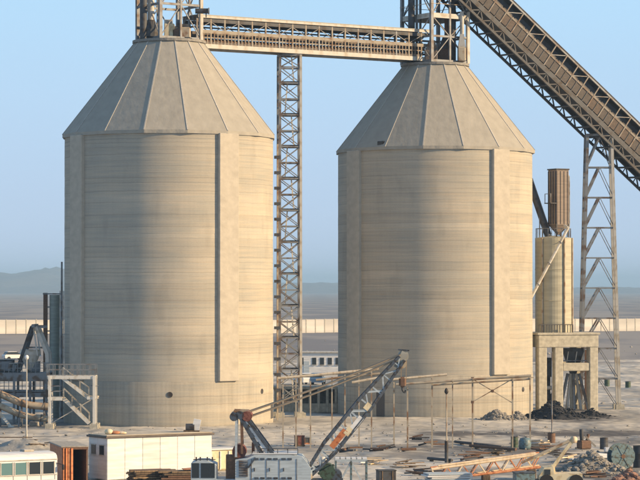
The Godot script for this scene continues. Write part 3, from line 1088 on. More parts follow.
func build_right_plant() -> void:
	# inclined conveyor
	var p0 := at(472, 22, 268.0)
	var p1 := at(635, 178, 278.5)
	var u := (p1 - p0).normalized()
	var a := p0 - u * 5.0
	var b := p0 + u * 35.0
	make_incline(a, b, 4.3)
	# trestle under it
	var foot := ground_at(595.5, 407.2)
	var d := -foot.z
	var top := at(596, 143, d)
	# height of the gallery's underside above that point
	var reach := (foot.x - p0.x) / u.x
	var hy := (p0 + u * reach).y + 0.85
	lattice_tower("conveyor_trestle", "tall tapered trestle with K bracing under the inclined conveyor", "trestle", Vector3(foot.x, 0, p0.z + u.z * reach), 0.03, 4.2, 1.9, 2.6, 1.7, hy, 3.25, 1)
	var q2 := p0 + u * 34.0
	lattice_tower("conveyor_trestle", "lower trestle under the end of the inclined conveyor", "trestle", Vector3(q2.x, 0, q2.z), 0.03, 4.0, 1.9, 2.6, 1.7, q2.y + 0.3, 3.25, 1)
	# concrete portal frame
	var dd := 270.5
	var x0 := at(541, 410, dd).x
	var xm := at(557.5, 410, dd).x
	var x1 := at(593, 410, dd).x
	var cx := (x0 + x1) * 0.5
	var ax0 := x0
	var axm := xm
	var ax1 := x1
	x0 = (x0 - cx) * 1.06
	xm = (xm - cx) * 1.06
	x1 = (x1 - cx) * 1.06
	var t := thing("concrete_portal", "two-storey concrete portal structure carrying the small tank beside the silo", "concrete portal", Vector3(cx, 0, -dd - 0.2), 0.3)
	var deck_y := at(560, 335, dd).y
	var mid_y := at(560, 367, dd).y
	for z in [0.0, -4.6]:
		for x in [x0, xm, x1]:
			part(t, "column", bevel_box(Vector3(0.95, deck_y - 0.9, 0.95), 0.06), M.frame_concrete, Transform3D(Basis(), Vector3(x, (deck_y - 1.5) * 0.5, z)))
		part(t, "top_beam", bevel_box(Vector3(x1 - x0 + 1.0, 1.3, 1.1), 0.06), M.frame_concrete, Transform3D(Basis(), Vector3((x0 + x1) * 0.5, deck_y - 0.65, z)))
		part(t, "middle_beam", bevel_box(Vector3(x1 - xm - 0.98, 0.85, 0.8), 0.05), M.frame_concrete, Transform3D(Basis(), Vector3((xm + x1) * 0.5, mid_y, z)))
	for x in [x0, xm, x1]:
		part(t, "side_beam", bevel_box(Vector3(0.9, 1.2, 3.45), 0.05), M.frame_concrete, Transform3D(Basis(), Vector3(x, deck_y - 0.68, -2.3)))
	part(t, "deck", bevel_box(Vector3(x1 - x0 + 1.3, 0.25, 5.9), 0.04), M.frame_concrete, Transform3D(Basis(), Vector3((x0 + x1) * 0.5, deck_y + 0.13, -2.3)))
	for i in 14:
		var x := lerpf(x0 - 0.4, xm + 1.6, i / 13.0)
		bar(t, "rail_post", Vector3(x, deck_y + 0.25, 0.4), Vector3(x, deck_y + 1.1, 0.4), 0.07, 0.07, M.dark_steel)
	bar(t, "handrail", Vector3(x0 - 0.4, deck_y + 1.1, 0.4), Vector3(xm + 1.6, deck_y + 1.1, 0.4), 0.07, 0.07, M.dark_steel)
	x0 = ax0
	xm = axm
	x1 = ax1
	# machine in the frame: hopper, chutes
	var mp := Vector3((xm + x1) * 0.5, 0, -dd - 2.3)
	var m := thing("feed_hopper", "dark steel hopper and chutes inside the concrete portal frame", "hopper", mp)
	part(m, "hopper", lathe([Vector2(0.35, 3.6), Vector2(1.5, 6.3), Vector2(1.5, 6.6), Vector2(0.2, 6.6)], 4, PI / 4, PI / 4 + TAU, false), M.dark_steel)
	for i in 5:
		var x := lerpf(-1.5, 1.5, i / 4.0)
		tube(m, "chute", Vector3(x * 0.4, 3.9, 0.3), Vector3(x, 0.1, 1.2 - 0.5 * (i % 2)), 0.16, M.pale_steel if i % 2 else M.steel)
	for x in [-1.45, 1.45]:
		bar(m, "support", Vector3(x, 0, -0.9), Vector3(x, 6.4, -0.9), 0.25, 0.25, M.rusty)
	bar(m, "cross_bar", Vector3(-1.45, 5.3, 1.0), Vector3(1.45, 5.3, 1.0), 0.12, 0.12, M.steel)
	for x in [-0.8, 0.1, 0.9]:
		bar(m, "hanger", Vector3(x, 4.9, 1.0), Vector3(x + 0.25, 6.5, 1.0), 0.1, 0.1, M.pale_steel)
	# machine in the left bay
	var m2 := thing("screw_pump", "dark screw pump with a white pipe below the small tank", "pump", Vector3((x0 + xm) * 0.5, 0, -dd - 1.5))
	part(m2, "casing", bevel_box(Vector3(1.0, 2.0, 2.0), 0.15), M.dark_steel, Transform3D(Basis(), Vector3(0, 4.6, 0)))
	part(m2, "pump", bevel_box(Vector3(0.9, 1.5, 1.2), 0.2), M.dark_steel, Transform3D(Basis(), Vector3(0, 1.2, -0.6)))
	tube(m2, "riser", Vector3(0, 1.8, -0.3), Vector3(0, 3.7, -0.3), 0.3, M.dark_steel)
	tube(m2, "pipe", Vector3(-1.0, 2.45, 0.9), Vector3(0.75, 2.45, 0.9), 0.22, M.white_steel)
	part(m2, "mount", bevel_box(Vector3(1.0, 0.6, 1.4), 0.05), M.grey_concrete, Transform3D(Basis(), Vector3(0, 0.2, -0.6)))
	# small tank
	var ty := deck_y + 0.26
	var tank_top := at(553, 238, 272.8).y
	var th := tank_top - ty
	var tp := at(553.5, 335, 272.8)
	tp.y = ty
	var tk := thing("small_tank", "small ribbed cement tank standing on the concrete portal frame", "tank", tp)
	part(tk, "shell", lathe([Vector2(1.95, 0), Vector2(1.95, th * 0.33), Vector2(1.99, th * 0.335), Vector2(1.95, th * 0.34), Vector2(1.95, th * 0.66), Vector2(1.99, th * 0.665), Vector2(1.95, th * 0.67), Vector2(1.95, th), Vector2(0.05, th + 0.25)], 40, 0, TAU, false), M.tank_paint)
	for k in [30.0, 75.0, -40.0]:
		var an := deg_to_rad(k)
		tube(tk, "rib_pipe", Vector3(sin(an) * 2.05, 0, cos(an) * 2.05), Vector3(sin(an) * 2.05, th, cos(an) * 2.05), 0.09, M.beige_steel)
	for i in 16:
		var an := TAU * i / 16
		bar(tk, "rail_post", Vector3(sin(an) * 1.85, th, cos(an) * 1.85), Vector3(sin(an) * 1.85, th + 1.0, cos(an) * 1.85), 0.06, 0.06, M.steel)
		var a2 := TAU * (i + 1) / 16
		bar(tk, "handrail", Vector3(sin(an) * 1.85, th + 1.0, cos(an) * 1.85), Vector3(sin(a2) * 1.85, th + 1.0, cos(a2) * 1.85), 0.05, 0.05, M.steel)
	# filter
	var fp := at(558.5, 238, 272.8)
	var f := thing("bag_filter", "tall brown bag filter with ribbed panels above the small tank", "dust filter", Vector3(fp.x, tank_top + 0.1, fp.z), 0.5)
	var fh := at(558, 170, 272.8).y - tank_top - 0.1
	var leg_h := 1.25
	for sx in [-0.75, 0.75]:
		for sz in [-0.75, 0.75]:
			bar(f, "leg", Vector3(sx, 0, sz), Vector3(sx, leg_h + 0.3, sz), 0.14, 0.14, M.dark_steel)
	part(f, "hopper", lathe([Vector2(0.2, 0.25), Vector2(1.05, leg_h), Vector2(0.1, leg_h)], 4, PI / 4, PI / 4 + TAU, false), M.filter_brown)
	part(f, "casing", bevel_box(Vector3(1.6, fh - leg_h, 1.6), 0.04), M.filter_brown, Transform3D(Basis(), Vector3(0, (fh + leg_h) * 0.5, 0)))
	for i in 4:
		var x := lerpf(-0.68, 0.68, i / 3.0)
		box(f, "panel_rib", Vector3(x, (fh + leg_h) * 0.5, 0.83), Vector3(0.1, fh - leg_h - 0.3, 0.07), M.filter_brown)
		box(f, "panel_rib", Vector3(-0.83, (fh + leg_h) * 0.5, x), Vector3(0.07, fh - leg_h - 0.3, 0.1), M.dark_steel)
	bar(f, "cap", Vector3(-0.85, fh + 0.05, 0), Vector3(0.85, fh + 0.05, 0), 1.75, 0.14, M.dark_steel)
	part(f, "exhaust_pipe", swept(curve_pts([Vector3(0.6, fh - 0.4, 0.3), Vector3(1.1, fh - 0.55, 0.2), Vector3(1.2, fh - 1.1, 0.2), Vector3(1.2, leg_h + 0.5, 0.2), Vector3(1.15, leg_h - 0.2, 0.2)], 16), 0.13), M.steel)
	bar(f, "platform", Vector3(-1.6, fh * 0.5, 0.3), Vector3(-0.8, fh * 0.5, 0.3), 1.2, 0.1, M.dark_steel)
	for z in [-0.25, 0.85]:
		bar(f, "rail_post", Vector3(-1.55, fh * 0.5, z), Vector3(-1.55, fh * 0.5 + 1.0, z), 0.06, 0.06, M.steel)
	bar(f, "handrail", Vector3(-1.55, fh * 0.5 + 1.0, -0.25), Vector3(-1.55, fh * 0.5 + 1.0, 0.85), 0.06, 0.06, M.steel)
	# dark inclined screw conveyor left of the filter
	var sc := thing("screw_conveyor", "dark inclined screw conveyor dropping from the silo to the small tank", "conveyor", at(530, 183, 272.8))
	var e := at(549, 239, 272.8) - sc.position
	tube(sc, "trough", Vector3.ZERO, e, 0.36, M.dark_steel)
	bar(sc, "spine", Vector3(0.2, 0.5, 0), e + Vector3(0.2, 0.5, 0), 0.16, 0.16, M.steel)
	for i in 6:
		var q := e * (i + 0.5) / 6.0
		bar(sc, "bracket", q, q + Vector3(0.2, 0.5, 0), 0.08, 0.08, M.steel)
	for i in 3:
		var q := e * (0.5 + 0.16 * i)
		bar(sc, "support", Vector3(q.x, q.y - 0.2, 0.2), Vector3(q.x, e.y, 0.2), 0.12, 0.12, M.steel)
	# pale diagonal pipe
	var dp := thing("dust_pipe", "pale diagonal pipe slanting down across the small tank from the bag filter", "pipe", at(568, 228, 270.0))
	var de := at(531, 298, 270.0) - dp.position
	tube(dp, "pipe", Vector3.ZERO, de, 0.15, M.white_steel)
	tube(dp, "pipe_end", Vector3(0, 0, 0), Vector3(-0.2, 0.25, -1.3), 0.17, M.white_steel)
	for q in [0.2, 0.5, 0.8]:
		tube(dp, "flange", de * q, de * (q + 0.008), 0.24, M.steel)
		bar(dp, "hanger", de * q, de * q + Vector3(0, 0, -1.0), 0.06, 0.06, M.steel)
	# coal and rubble at the foot
	heap("coal_heap", "black coal heap piled in front of the concrete portal frame", "coal heap", ground_at(556, 418), 3.6, 3.0, 1.6, M.coal, 5, 700, 0.2)
	heap("coal_heap", "low black coal spill reaching toward the trestle foot", "coal heap", ground_at(588, 416), 3.0, 2.2, 0.6, M.coal, 6, 400, 0.16)
	heap("rubble_heap", "low grey rubble heap against the sunlit silo base", "rubble heap", ground_at(497, 419.5), 2.0, 1.5, 0.95, M.rubble, 8, 500, 0.2)
	heap("rubble_heap", "small grey rubble heap beside the coal at the silo base", "rubble heap", ground_at(517, 419), 1.3, 1.3, 0.75, M.rubble, 9, 300, 0.18)

func build_left_plant() -> void:
	# white stair tower
	var d := 243.0
	var base := ground_at(72, 428.5)
	d = -base.z
	var sc := d / F
	var t := thing("stair_tower", "white steel stair tower with two zigzag flights beside the silo", "stairs", base)
	var X := func(px: float) -> float: return (px - 72.0) * sc
	var Y := func(py: float) -> float: return (428.5 - py) * sc
	var W := 1.7
	for px in [49.5, 94.0]:
		for z in [0.0, -W]:
			bar(t, "post", Vector3(X.call(px), 0, z), Vector3(X.call(px), Y.call(376), z), 0.24, 0.24, M.white_steel)
			box(t, "footing", Vector3(X.call(px), 0.18, z), Vector3(0.75, 0.5, 0.75), M.frame_concrete)
	for z in [0.0, -W]:
		bar(t, "beam", Vector3(X.call(47), Y.call(377.5), z), Vector3(X.call(95.5), Y.call(377.5), z), 0.14, 0.32, M.white_steel)
		bar(t, "landing_beam", Vector3(X.call(49.5), Y.call(399), z), Vector3(X.call(62), Y.call(399), z), 0.12, 0.3, M.white_steel)
		bar(t, "landing_beam", Vector3(X.call(87), Y.call(398), z), Vector3(X.call(97), Y.call(398), z), 0.12, 0.3, M.white_steel)
	box(t, "upper_deck", Vector3(X.call(71), Y.call(376), -W * 0.5), Vector3(X.call(95) - X.call(47), 0.07, W), M.pale_steel)
	box(t, "landing", Vector3(X.call(92), Y.call(397), -W * 0.5), Vector3(1.0, 0.07, W), M.pale_steel)
	box(t, "landing", Vector3(X.call(56), Y.call(397.5), -W * 0.5), Vector3(1.2, 0.07, W), M.pale_steel)
	var flights := [[62, 378, 88, 398, -0.1], [62, 399, 88, 424, -0.9]]
	for f in flights:
		for z in [f[4], f[4] - 0.75]:
			bar(t, "stringer", Vector3(X.call(f[0]), Y.call(f[1]), z), Vector3(X.call(f[2]), Y.call(f[3]), z), 0.08, 0.3, M.white_steel)
			bar(t, "stair_rail", Vector3(X.call(f[0]), Y.call(f[1]) + 0.95, z), Vector3(X.call(f[2]), Y.call(f[3]) + 0.95, z), 0.06, 0.06, M.pale_steel)
			for k in 4:
				var q := Vector3(X.call(lerpf(f[0], f[2], k / 3.0)), Y.call(lerpf(f[1], f[3], k / 3.0)), z)
				bar(t, "baluster", q, q + Vector3(0, 0.95, 0), 0.05, 0.05, M.pale_steel)
		for k in 11:
			var q := Vector3(X.call(lerpf(f[0], f[2], (k + 0.5) / 11.0)), Y.call(lerpf(f[1], f[3], (k + 0.5) / 11.0)) + 0.08, f[4] - 0.375)
			box(t, "tread", q, Vector3(0.24, 0.04, 0.7), M.steel)
	for z in [0.0, -W]:
		for h in [0.55, 1.05]:
			bar(t, "handrail", Vector3(X.call(47), Y.call(376) + h, z), Vector3(X.call(95), Y.call(376) + h, z), 0.06, 0.06, M.steel)
		for k in 9:
			var x: float = X.call(lerpf(47, 95, k / 8.0))
			bar(t, "rail_post", Vector3(x, Y.call(376), z), Vector3(x, Y.call(376) + 1.05, z), 0.06, 0.06, M.steel)
		for h in [0.5, 1.0]:
			bar(t, "handrail", Vector3(X.call(49.5), Y.call(397) + h, z), Vector3(X.call(60), Y.call(397) + h, z), 0.06, 0.06, M.steel)
		bar(t, "handrail", Vector3(X.call(89), Y.call(397) + 1.0, z), Vector3(X.call(97), Y.call(397) + 1.0, z), 0.06, 0.06, M.steel)
	bar(t, "brace", Vector3(X.call(49.5), 0.4, -W), Vector3(X.call(94), Y.call(398), -W), 0.09, 0.09, M.pale_steel)
	# dark elevated platform to the left of the stairs
	var pb := ground_at(22, 424)
	var p := thing("loading_platform", "dark two-level steel loading platform joined to the white stairs", "platform", pb)
	var ps := -pb.z / F
	var PX := func(px: float) -> float: return (px - 22.0) * ps
	var PY := func(py: float) -> float: return (424.0 - py) * ps
	for px in [-40, -12, 14, 30, 46]:
		for z in [0.0, -3.2]:
			bar(p, "post", Vector3(PX.call(px), 0, z), Vector3(PX.call(px), PY.call(373), z), 0.22, 0.22, M.steel if z < 0 else M.steel)
	for lv in [[374.0, 0.75], [392.0, 0.42]]:
		for z in [0.0, -3.2]:
			bar(p, "beam", Vector3(PX.call(-45), PY.call(lv[0] + 3), z), Vector3(PX.call(49), PY.call(lv[0] + 3), z), 0.2, lv[1], M.steel)
		box(p, "deck", Vector3(PX.call(2), PY.call(lv[0]) + 0.06, -1.6), Vector3(PX.call(49) - PX.call(-45), 0.08, 3.3), M.steel)
		for h in [0.55, 1.05]:
			bar(p, "handrail", Vector3(PX.call(-45), PY.call(lv[0]) + h, 0.05), Vector3(PX.call(49), PY.call(lv[0]) + h, 0.05), 0.06, 0.06, M.steel)
		for k in 22:
			var x: float = PX.call(lerpf(-45, 49, k / 21.0))
			bar(p, "rail_post", Vector3(x, PY.call(lv[0]), 0.05), Vector3(x, PY.call(lv[0]) + 1.05, 0.05), 0.06, 0.06, M.steel)
	# crates and machines on the platform
	for e in [[4, 1.5, 1.2, 0], [13, 1.0, 0.8, 1], [31, 1.3, 1.0, 2]]:
		var q: Vector3 = pb + Vector3(PX.call(e[0]), PY.call(374) + 0.1, -1.8)
		var names := ["wide dark switch cabinet on the loading platform", "small blue switch cabinet on the loading platform", "grey switch cabinet below the pale hoist frame"]
		var c := thing("switch_cabinet", names[e[3]], "cabinet", q)
		part(c, "case", bevel_box(Vector3(e[1], e[2], 0.8), 0.05), [M.dark_steel, M.drum_blue, M.steel][e[3]], Transform3D(Basis(), Vector3(0, e[2] * 0.5 + 0.03, 0)))
		box(c, "door", Vector3(0, e[2] * 0.5, 0.41), Vector3(e[1] * 0.8, e[2] * 0.75, 0.04), M.steel)
		box(c, "lid", Vector3(0, e[2] + 0.05, 0), Vector3(e[1] + 0.1, 0.06, 0.9), M.pale_steel)
	# hoist frame
	var hb: Vector3 = pb + Vector3(0, PY.call(374) + 0.1, 0)
	var hf := thing("hoist_frame", "steel A-shaped hoist frame with one dark and one pale leg on the platform", "hoist frame", hb)
	var dy: float = PY.call(374) + 0.1
	for z in [-0.3, -2.8]:
		bar(hf, "leg", Vector3(PX.call(16), PY.call(372) - dy, z), Vector3(PX.call(31), PY.call(327) - dy, z), 0.3, 0.3, M.dark_steel)
		bar(hf, "leg", Vector3(PX.call(35), PY.call(327) - dy, z), Vector3(PX.call(46.5), PY.call(354) - dy, z), 0.34, 0.34, M.pale_steel)
		bar(hf, "leg", Vector3(PX.call(46.5), PY.call(353) - dy, z), Vector3(PX.call(47), PY.call(374) - dy, z), 0.34, 0.34, M.pale_steel)
		bar(hf, "tie", Vector3(PX.call(24), PY.call(348) - dy, z), Vector3(PX.call(44), PY.call(348) - dy, z), 0.12, 0.12, M.steel)
		bar(hf, "brace", Vector3(PX.call(33), PY.call(328) - dy, z), Vector3(PX.call(37), PY.call(356) - dy, z), 0.14, 0.14, M.pale_steel)
		bar(hf, "head", Vector3(PX.call(30), PY.call(327) - dy, z), Vector3(PX.call(44), PY.call(327) - dy, z), 0.2, 0.26, M.steel)
	bar(hf, "cross_head", Vector3(PX.call(33), PY.call(326) - dy, 0.1), Vector3(PX.call(33), PY.call(326) - dy, -3.2), 0.3, 0.3, M.steel)
	part(hf, "hopper", lathe([Vector2(0.3, PY.call(372) - dy), Vector2(0.95, PY.call(355) - dy), Vector2(0.95, PY.call(350) - dy), Vector2(0.3, PY.call(350) - dy)], 16, 0, TAU, false), M.white_steel, Transform3D(Basis(), Vector3(PX.call(28), 0, -1.7)))
	# duct column behind
	var cb := ground_at(54, 418)
	var cs := -cb.z / F
	var c := thing("duct_column", "tall pale green duct column with a rusty post and ladder behind the platform", "duct", cb)
	var H := (418.0 - 293.0) * cs
	tube(c, "duct", Vector3(0.05, 0, 0), Vector3(0.05, H - 0.2, 0), 0.52, M.green_grey)
	bar(c, "post", Vector3(-0.85, 0, 0.2), Vector3(-0.85, H, 0.2), 0.4, 0.4, M.rusty)
	bar(c, "ladder_rail", Vector3(0.62, 0, 0.3), Vector3(0.62, H + 0.2, 0.3), 0.1, 0.1, M.white_steel)
	bar(c, "ladder_rail", Vector3(0.95, 0, 0.1), Vector3(0.95, H + 0.2, 0.1), 0.1, 0.1, M.white_steel)
	for k in 26:
		var y := 0.6 + k * (H - 0.6) / 26.0
		bar(c, "rung", Vector3(0.62, y, 0.3), Vector3(0.95, y, 0.1), 0.05, 0.05, M.white_steel)
	for k in 5:
		var y := 1.5 + k * 2.4
		bar(c, "tie", Vector3(-0.85, y, 0.2), Vector3(0.7, y, 0.25), 0.12, 0.12, M.steel)
	bar(c, "cap", Vector3(-1.1, H - 0.1, 0), Vector3(0.7, H - 0.1, 0), 0.9, 0.12, M.steel)
	# taller thin post close to the silo wall
	var mb := ground_at(61.5, 419)
	pole("vent_pole", "thin grey vent pole rising close to the shaded silo wall", "pole", mb, (419.0 - 262.0) * -mb.z / F, 0.14, M.steel)
	# fat curved pipes low under the platform
	for e in [[[[-60, 386], [-20, 388], [0, 394], [25, 404], [52, 407]], 0.34, "upper"], [[[-60, 398], [-20, 400], [0, 406], [22, 415], [48, 419]], 0.30, "lower"]]:
		var pts := []
		for q in e[0]:
			pts.append(at(q[0], q[1], 240.0 + (0.0 if e[2] == "lower" else 0.8)))
		var t2 := thing("curved_pipe", "%s fat beige curved pipe sweeping down below the loading platform" % e[2], "pipe", pts[2])
		var loc := []
		for q in pts:
			loc.append(q - pts[2])
		var cp := curve_pts(loc, 30)
		part(t2, "pipe", swept(cp, e[1], 14), M.beige_steel)
		for k in [4, 10, 16, 22, 28]:
			var q: Vector3 = cp[k]
			part(t2, "flange", swept([q, q + (cp[k + 1] - q).normalized() * 0.1], e[1] + 0.07, 14), M.brown_sheet)
			bar(t2, "saddle", Vector3(q.x, -pts[2].y, q.z), Vector3(q.x, q.y - e[1] * 0.9, q.z), 0.16, 0.3, M.steel)
	# white prop on the ground at the frame's edge
	var pp := thing("inclined_prop", "white inclined steel prop resting on the sand beside the curved pipes", "prop", ground_at(11, 427))
	var up := at(-14, 396, 239.5) - pp.position
	bar(pp, "beam", Vector3.ZERO, up, 0.22, 0.26, M.white_steel)
	box(pp, "foot", Vector3(0.05, 0.06, 0), Vector3(0.6, 0.14, 0.5), M.white_steel)
	bar(pp, "stay", up, Vector3(up.x, 0.0, up.z), 0.16, 0.16, M.white_steel)
	# boxes at the foot
	var jb := thing("concrete_block", "pale concrete block lying on the sand below the loading platform", "block", ground_at(34, 426))
	part(jb, "block", bevel_box(Vector3(0.9, 0.4, 0.5), 0.05), M.rib_concrete, Transform3D(Basis(), Vector3(0, 0.2, 0)))
	# lamp post
	var lb := ground_at(26.5, 439)
	var lh := (439.0 - 359.0) * -lb.z / F
	var lp := pole("lamp_post", "slim pale lamp post with a round white lantern before the loading platform", "street lamp", lb, lh, 0.075, M.pale_steel)
	part(lp, "lantern", lathe([Vector2(0.02, lh - 0.1), Vector2(0.16, lh), Vector2(0.19, lh + 0.16), Vector2(0.12, lh + 0.3), Vector2(0.01, lh + 0.34)], 14), M.white_paint)

func build_middle() -> void:
	# site office seen between the silos
	var b := ground_at(318, 374.5)
	var s := -b.z / F
	var t := thing("site_office", "small white site office with three dark windows seen between the silos", "building", b, 0.0)
	var w := 52.0 * s
	var h := 21.5 * s
	part(t, "wall", bevel_box(Vector3(w, h, 4.0), 0.03), M.white_paint, Transform3D(Basis(), Vector3(5.0 * s, h * 0.5, -2.0)))
	part(t, "roof", bevel_box(Vector3(w + 0.5, 0.18, 4.6), 0.04), M.pale_steel, Transform3D(Basis(), Vector3(5.0 * s, h + 0.09, -2.0)))
	for px in [314.2, 322.0, 329.8, 337.5, 301.5]:
		var x: float = (px - 318.0) * s
		var win := box(t, "window", Vector3(x, h * 0.62, 0.02), Vector3(0.62, 1.05, 0.06), M.dark_glass)
		win.name = "window"
		bar(t, "window_sill", Vector3(x - 0.4, h * 0.62 - 0.58, 0.06), Vector3(x + 0.4, h * 0.62 - 0.58, 0.06), 0.16, 0.08, M.pale_steel)
	box(t, "door", Vector3((306.5 - 318) * s, 1.0, 0.02), Vector3(0.85, 2.0, 0.06), M.crane_blue)
	car("white car parked in front of the small site office", ground_at(304, 384.5), PI / 2 + 0.35, M.car_white)
	car("dark blue car parked by the white car near the site office", ground_at(318, 384.5), PI / 2 - 0.1, M.car_blue)
	car("white car parked on the far sand behind the hoist frame", ground_at(14, 360), 0.5, M.car_white)
	car("dark blue car on the far sand behind the loading platform", ground_at(30, 358), 0.1, M.car_blue)
	# low tunnel shed between the silos
	var g := ground_at(310, 412)
	var gs := -g.z / F
	var sh := thing("low_shed", "low beige concrete shed with a row of dark openings between the silo feet", "shed", g)
	var L := 72.0 * gs
	var hh := 24.0 * gs
	part(sh, "roof_slab", bevel_box(Vector3(L + 0.5, 0.3, 3.4), 0.04), M.frame_concrete, Transform3D(Basis(), Vector3(0, hh, -1.5)))
	part(sh, "parapet", bevel_box(Vector3(L, 0.95, 0.3), 0.04), M.frame_concrete, Transform3D(Basis(), Vector3(0, 0.42, 0)))
	part(sh, "back_wall", bevel_box(Vector3(L, hh, 0.25), 0.03), M.grey_concrete, Transform3D(Basis(), Vector3(0, hh * 0.5 - 0.1, -3.0)))
	for k in 9:
		var x := lerpf(-L * 0.5 + 0.15, L * 0.5 - 0.15, k / 8.0)
		part(sh, "column", bevel_box(Vector3(0.28, hh - 0.1, 0.32), 0.03), M.frame_concrete, Transform3D(Basis(), Vector3(x, hh * 0.5 - 0.1, 0.04)))
	# two distant drums and scattered stones on the plain at the right
	for e in [[607, 386, "dark water drum alone on the plain between trestle and frame"], [628, 388, "dark water drum alone on the plain beyond the trestle"]]:
		barrel(e[2], ground_at(e[0], e[1]), M.drum_green, 0.36, 0.85)
	var r := RandomNumberGenerator.new()
	r.seed = 12
	var st := begin()
	for i in 260:
		var px := r.randf_range(-20, 660)
		var py := r.randf_range(336, 412)
		var q := ground_at(px, py)
		rock(st, q - Vector3(0, 0.15, 0), r.randf_range(0.08, 0.42), r)
	var o := part(self, "scattered_stones", done(st), M.sand_heap)
	o.set_meta("kind", "stuff")
	o.set_meta("label", "loose grey stones scattered over the plain behind the silos")
	o.set_meta("category", "stones")
	st = begin()
	for i in 1500:
		var px := r.randf_range(-20, 660)
		var py := 424.0 + 62.0 * pow(r.randf(), 1.2)
		var q := ground_at(px, py)
		rock(st, q + Vector3(0, 0.02, 0), 0.03 + 0.17 * pow(r.randf(), 4.0), r)
	o = part(self, "yard_debris", done(st), M.rubble)
	o.set_meta("kind", "stuff")
	o.set_meta("label", "small stones and crumbs of concrete strewn over the sandy yard")
	o.set_meta("category", "debris")

func build_foreground_left() -> void:
	# white bus-like cabin at the corner
	var d := 157.0
	var corner := at(59.5, 453, d)
	var H := corner.y
	var turn := -deg_to_rad(-32.0)
	var t := thing("bus", "white bus with a row of teal windows parked by the rusty container", "bus", Vector3(corner.x, 0, corner.z), turn)
	# local x runs along the side; the right end is x = 0 and the side faces +z
	var L := 10.5
	var prof := PackedVector2Array([Vector2(0, 0.45), Vector2(0, H - 0.32), Vector2(-0.06, H - 0.14), Vector2(-0.2, H - 0.03), Vector2(-0.5, H + 0.05), Vector2(-1.25, H + 0.1), Vector2(-2.0, H + 0.05), Vector2(-2.3, H - 0.03), Vector2(-2.44, H - 0.14), Vector2(-2.5, H - 0.32), Vector2(-2.5, 0.45)])
	var body := extrude(prof, L)
	part(t, "body", body, M.white_paint, Transform3D(Basis(Vector3(0, 0, 1), Vector3.UP, Vector3(-1, 0, 0)), Vector3(-L * 0.5 - 0.15, 0, 0)))
	for k in 11:
		var x := -0.75 - k * 0.93
		var m: Material = M.teal_glass
		if k == 0 or k == 1:
			m = M.dark_glass
		var win := box(t, "window", Vector3(x, H - 0.86, 0.0), Vector3(0.74, 0.72, 0.05), m)
		for e in [-0.4, 0.4]:
			box(win, "frame", Vector3(e / 0.74, 0, 0.3), Vector3(0.06 / 0.74, 1.08, 1.0), M.pale_steel)
	box(t, "skirt_stripe", Vector3(-L * 0.5 - 0.15, H - 1.65, 0.01), Vector3(L - 0.3, 0.14, 0.04), M.crane_blue)
	box(t, "gutter", Vector3(-L * 0.5 - 0.15, H - 0.36, 0.02), Vector3(L, 0.06, 0.07), M.pale_steel)
	for x in [-1.6, -4.4, -7.4]:
		part(t, "roof_vent", bevel_box(Vector3(0.7, 0.16, 0.6), 0.04), M.pale_steel, Transform3D(Basis(), Vector3(x, H + 0.14, -1.25)))
	for k in 12:
		box(t, "panel_seam", Vector3(-0.3 - k * 0.93, H - 1.55, 0.01), Vector3(0.03, 0.6, 0.03), M.pale_steel)
	box(t, "window_rail", Vector3(-L * 0.5 - 0.15, H - 1.27, 0.02), Vector3(L, 0.05, 0.06), M.pale_steel)
	bar(t, "mirror_arm", Vector3(-0.2, H - 0.6, 0.0), Vector3(0.1, H - 0.7, 0.25), 0.04, 0.04, M.dark_steel)
	part(t, "mirror", bevel_box(Vector3(0.08, 0.34, 0.2), 0.03), M.dark_steel, Transform3D(Basis(), Vector3(0.1, H - 0.85, 0.28)))
	box(t, "windscreen", Vector3(-0.14, H - 0.9, -1.25), Vector3(0.06, 1.0, 2.1), M.dark_glass)
	for x in [-2.0, -8.0]:
		for z in [-0.1, -2.4]:
			tube(t, "wheel", Vector3(x, 0.48, z - 0.12), Vector3(x, 0.48, z + 0.12), 0.48, M.black_rubber)
	# rusty orange container with open dark end
	var c := ground_at(74, 484)
	c.z = -168.0
	var cx := at(62, 447, 168.0).x
	var ct := thing("shipping_container", "rusty orange container with its dark end open beside the white cabin", "container", Vector3(cx, 0, -168.0), 0.25)
	var ch := at(62, 447.5, 168.0).y
	var w := 1.72
	var cl := 5.5
	box(ct, "side_wall", Vector3(0.06, ch * 0.5, -cl * 0.5), Vector3(0.1, ch, cl), M.orange_paint)
	box(ct, "side_wall", Vector3(w - 0.06, ch * 0.5, -cl * 0.5), Vector3(0.1, ch, cl), M.rusty)
	box(ct, "back_wall", Vector3(w * 0.5, ch * 0.5, -cl + 0.05), Vector3(w - 0.24, ch, 0.1), M.rusty)
	box(ct, "roof", Vector3(w * 0.5, ch + 0.04, -cl * 0.5), Vector3(w + 0.1, 0.08, cl + 0.1), M.sand_heap)
	box(ct, "floor", Vector3(w * 0.5, 0.1, -cl * 0.5), Vector3(w - 0.24, 0.16, cl - 0.2), M.old_wood)
	# the door leaf stands at a slant and catches the sun; its boards are corrugated
	for k in 4:
		var x := 0.06 + k * 0.17
		var board := box(ct, "door_panel", Vector3(x + 0.07, ch * 0.5, 0.05 + 0.03 * (k % 2)), Vector3(0.155, ch - 0.1, 0.06), M.orange_paint if k != 2 else M.pipe_orange)
		board.rotation.y = 0.5
	box(ct, "sill", Vector3(w * 0.5, 0.1, 0.02), Vector3(w, 0.18, 0.12), M.rusty)
	box(ct, "header", Vector3(w * 0.5, ch - 0.06, 0.0), Vector3(w, 0.16, 0.12), M.rusty)
	# junk planks on the sand between
	var hp := heap("sand_heap", "low sand heap with planks on it behind the white cabin", "sand heap", ground_at(28, 450), 4.6, 5.0, 0.9, M.sand_heap, 31, 60, 0.12)
	hp.position.y = 0.05
	var r := RandomNumberGenerator.new()
	r.seed = 66
	var wide := ["long", "short", "grey", "split", "bent"]
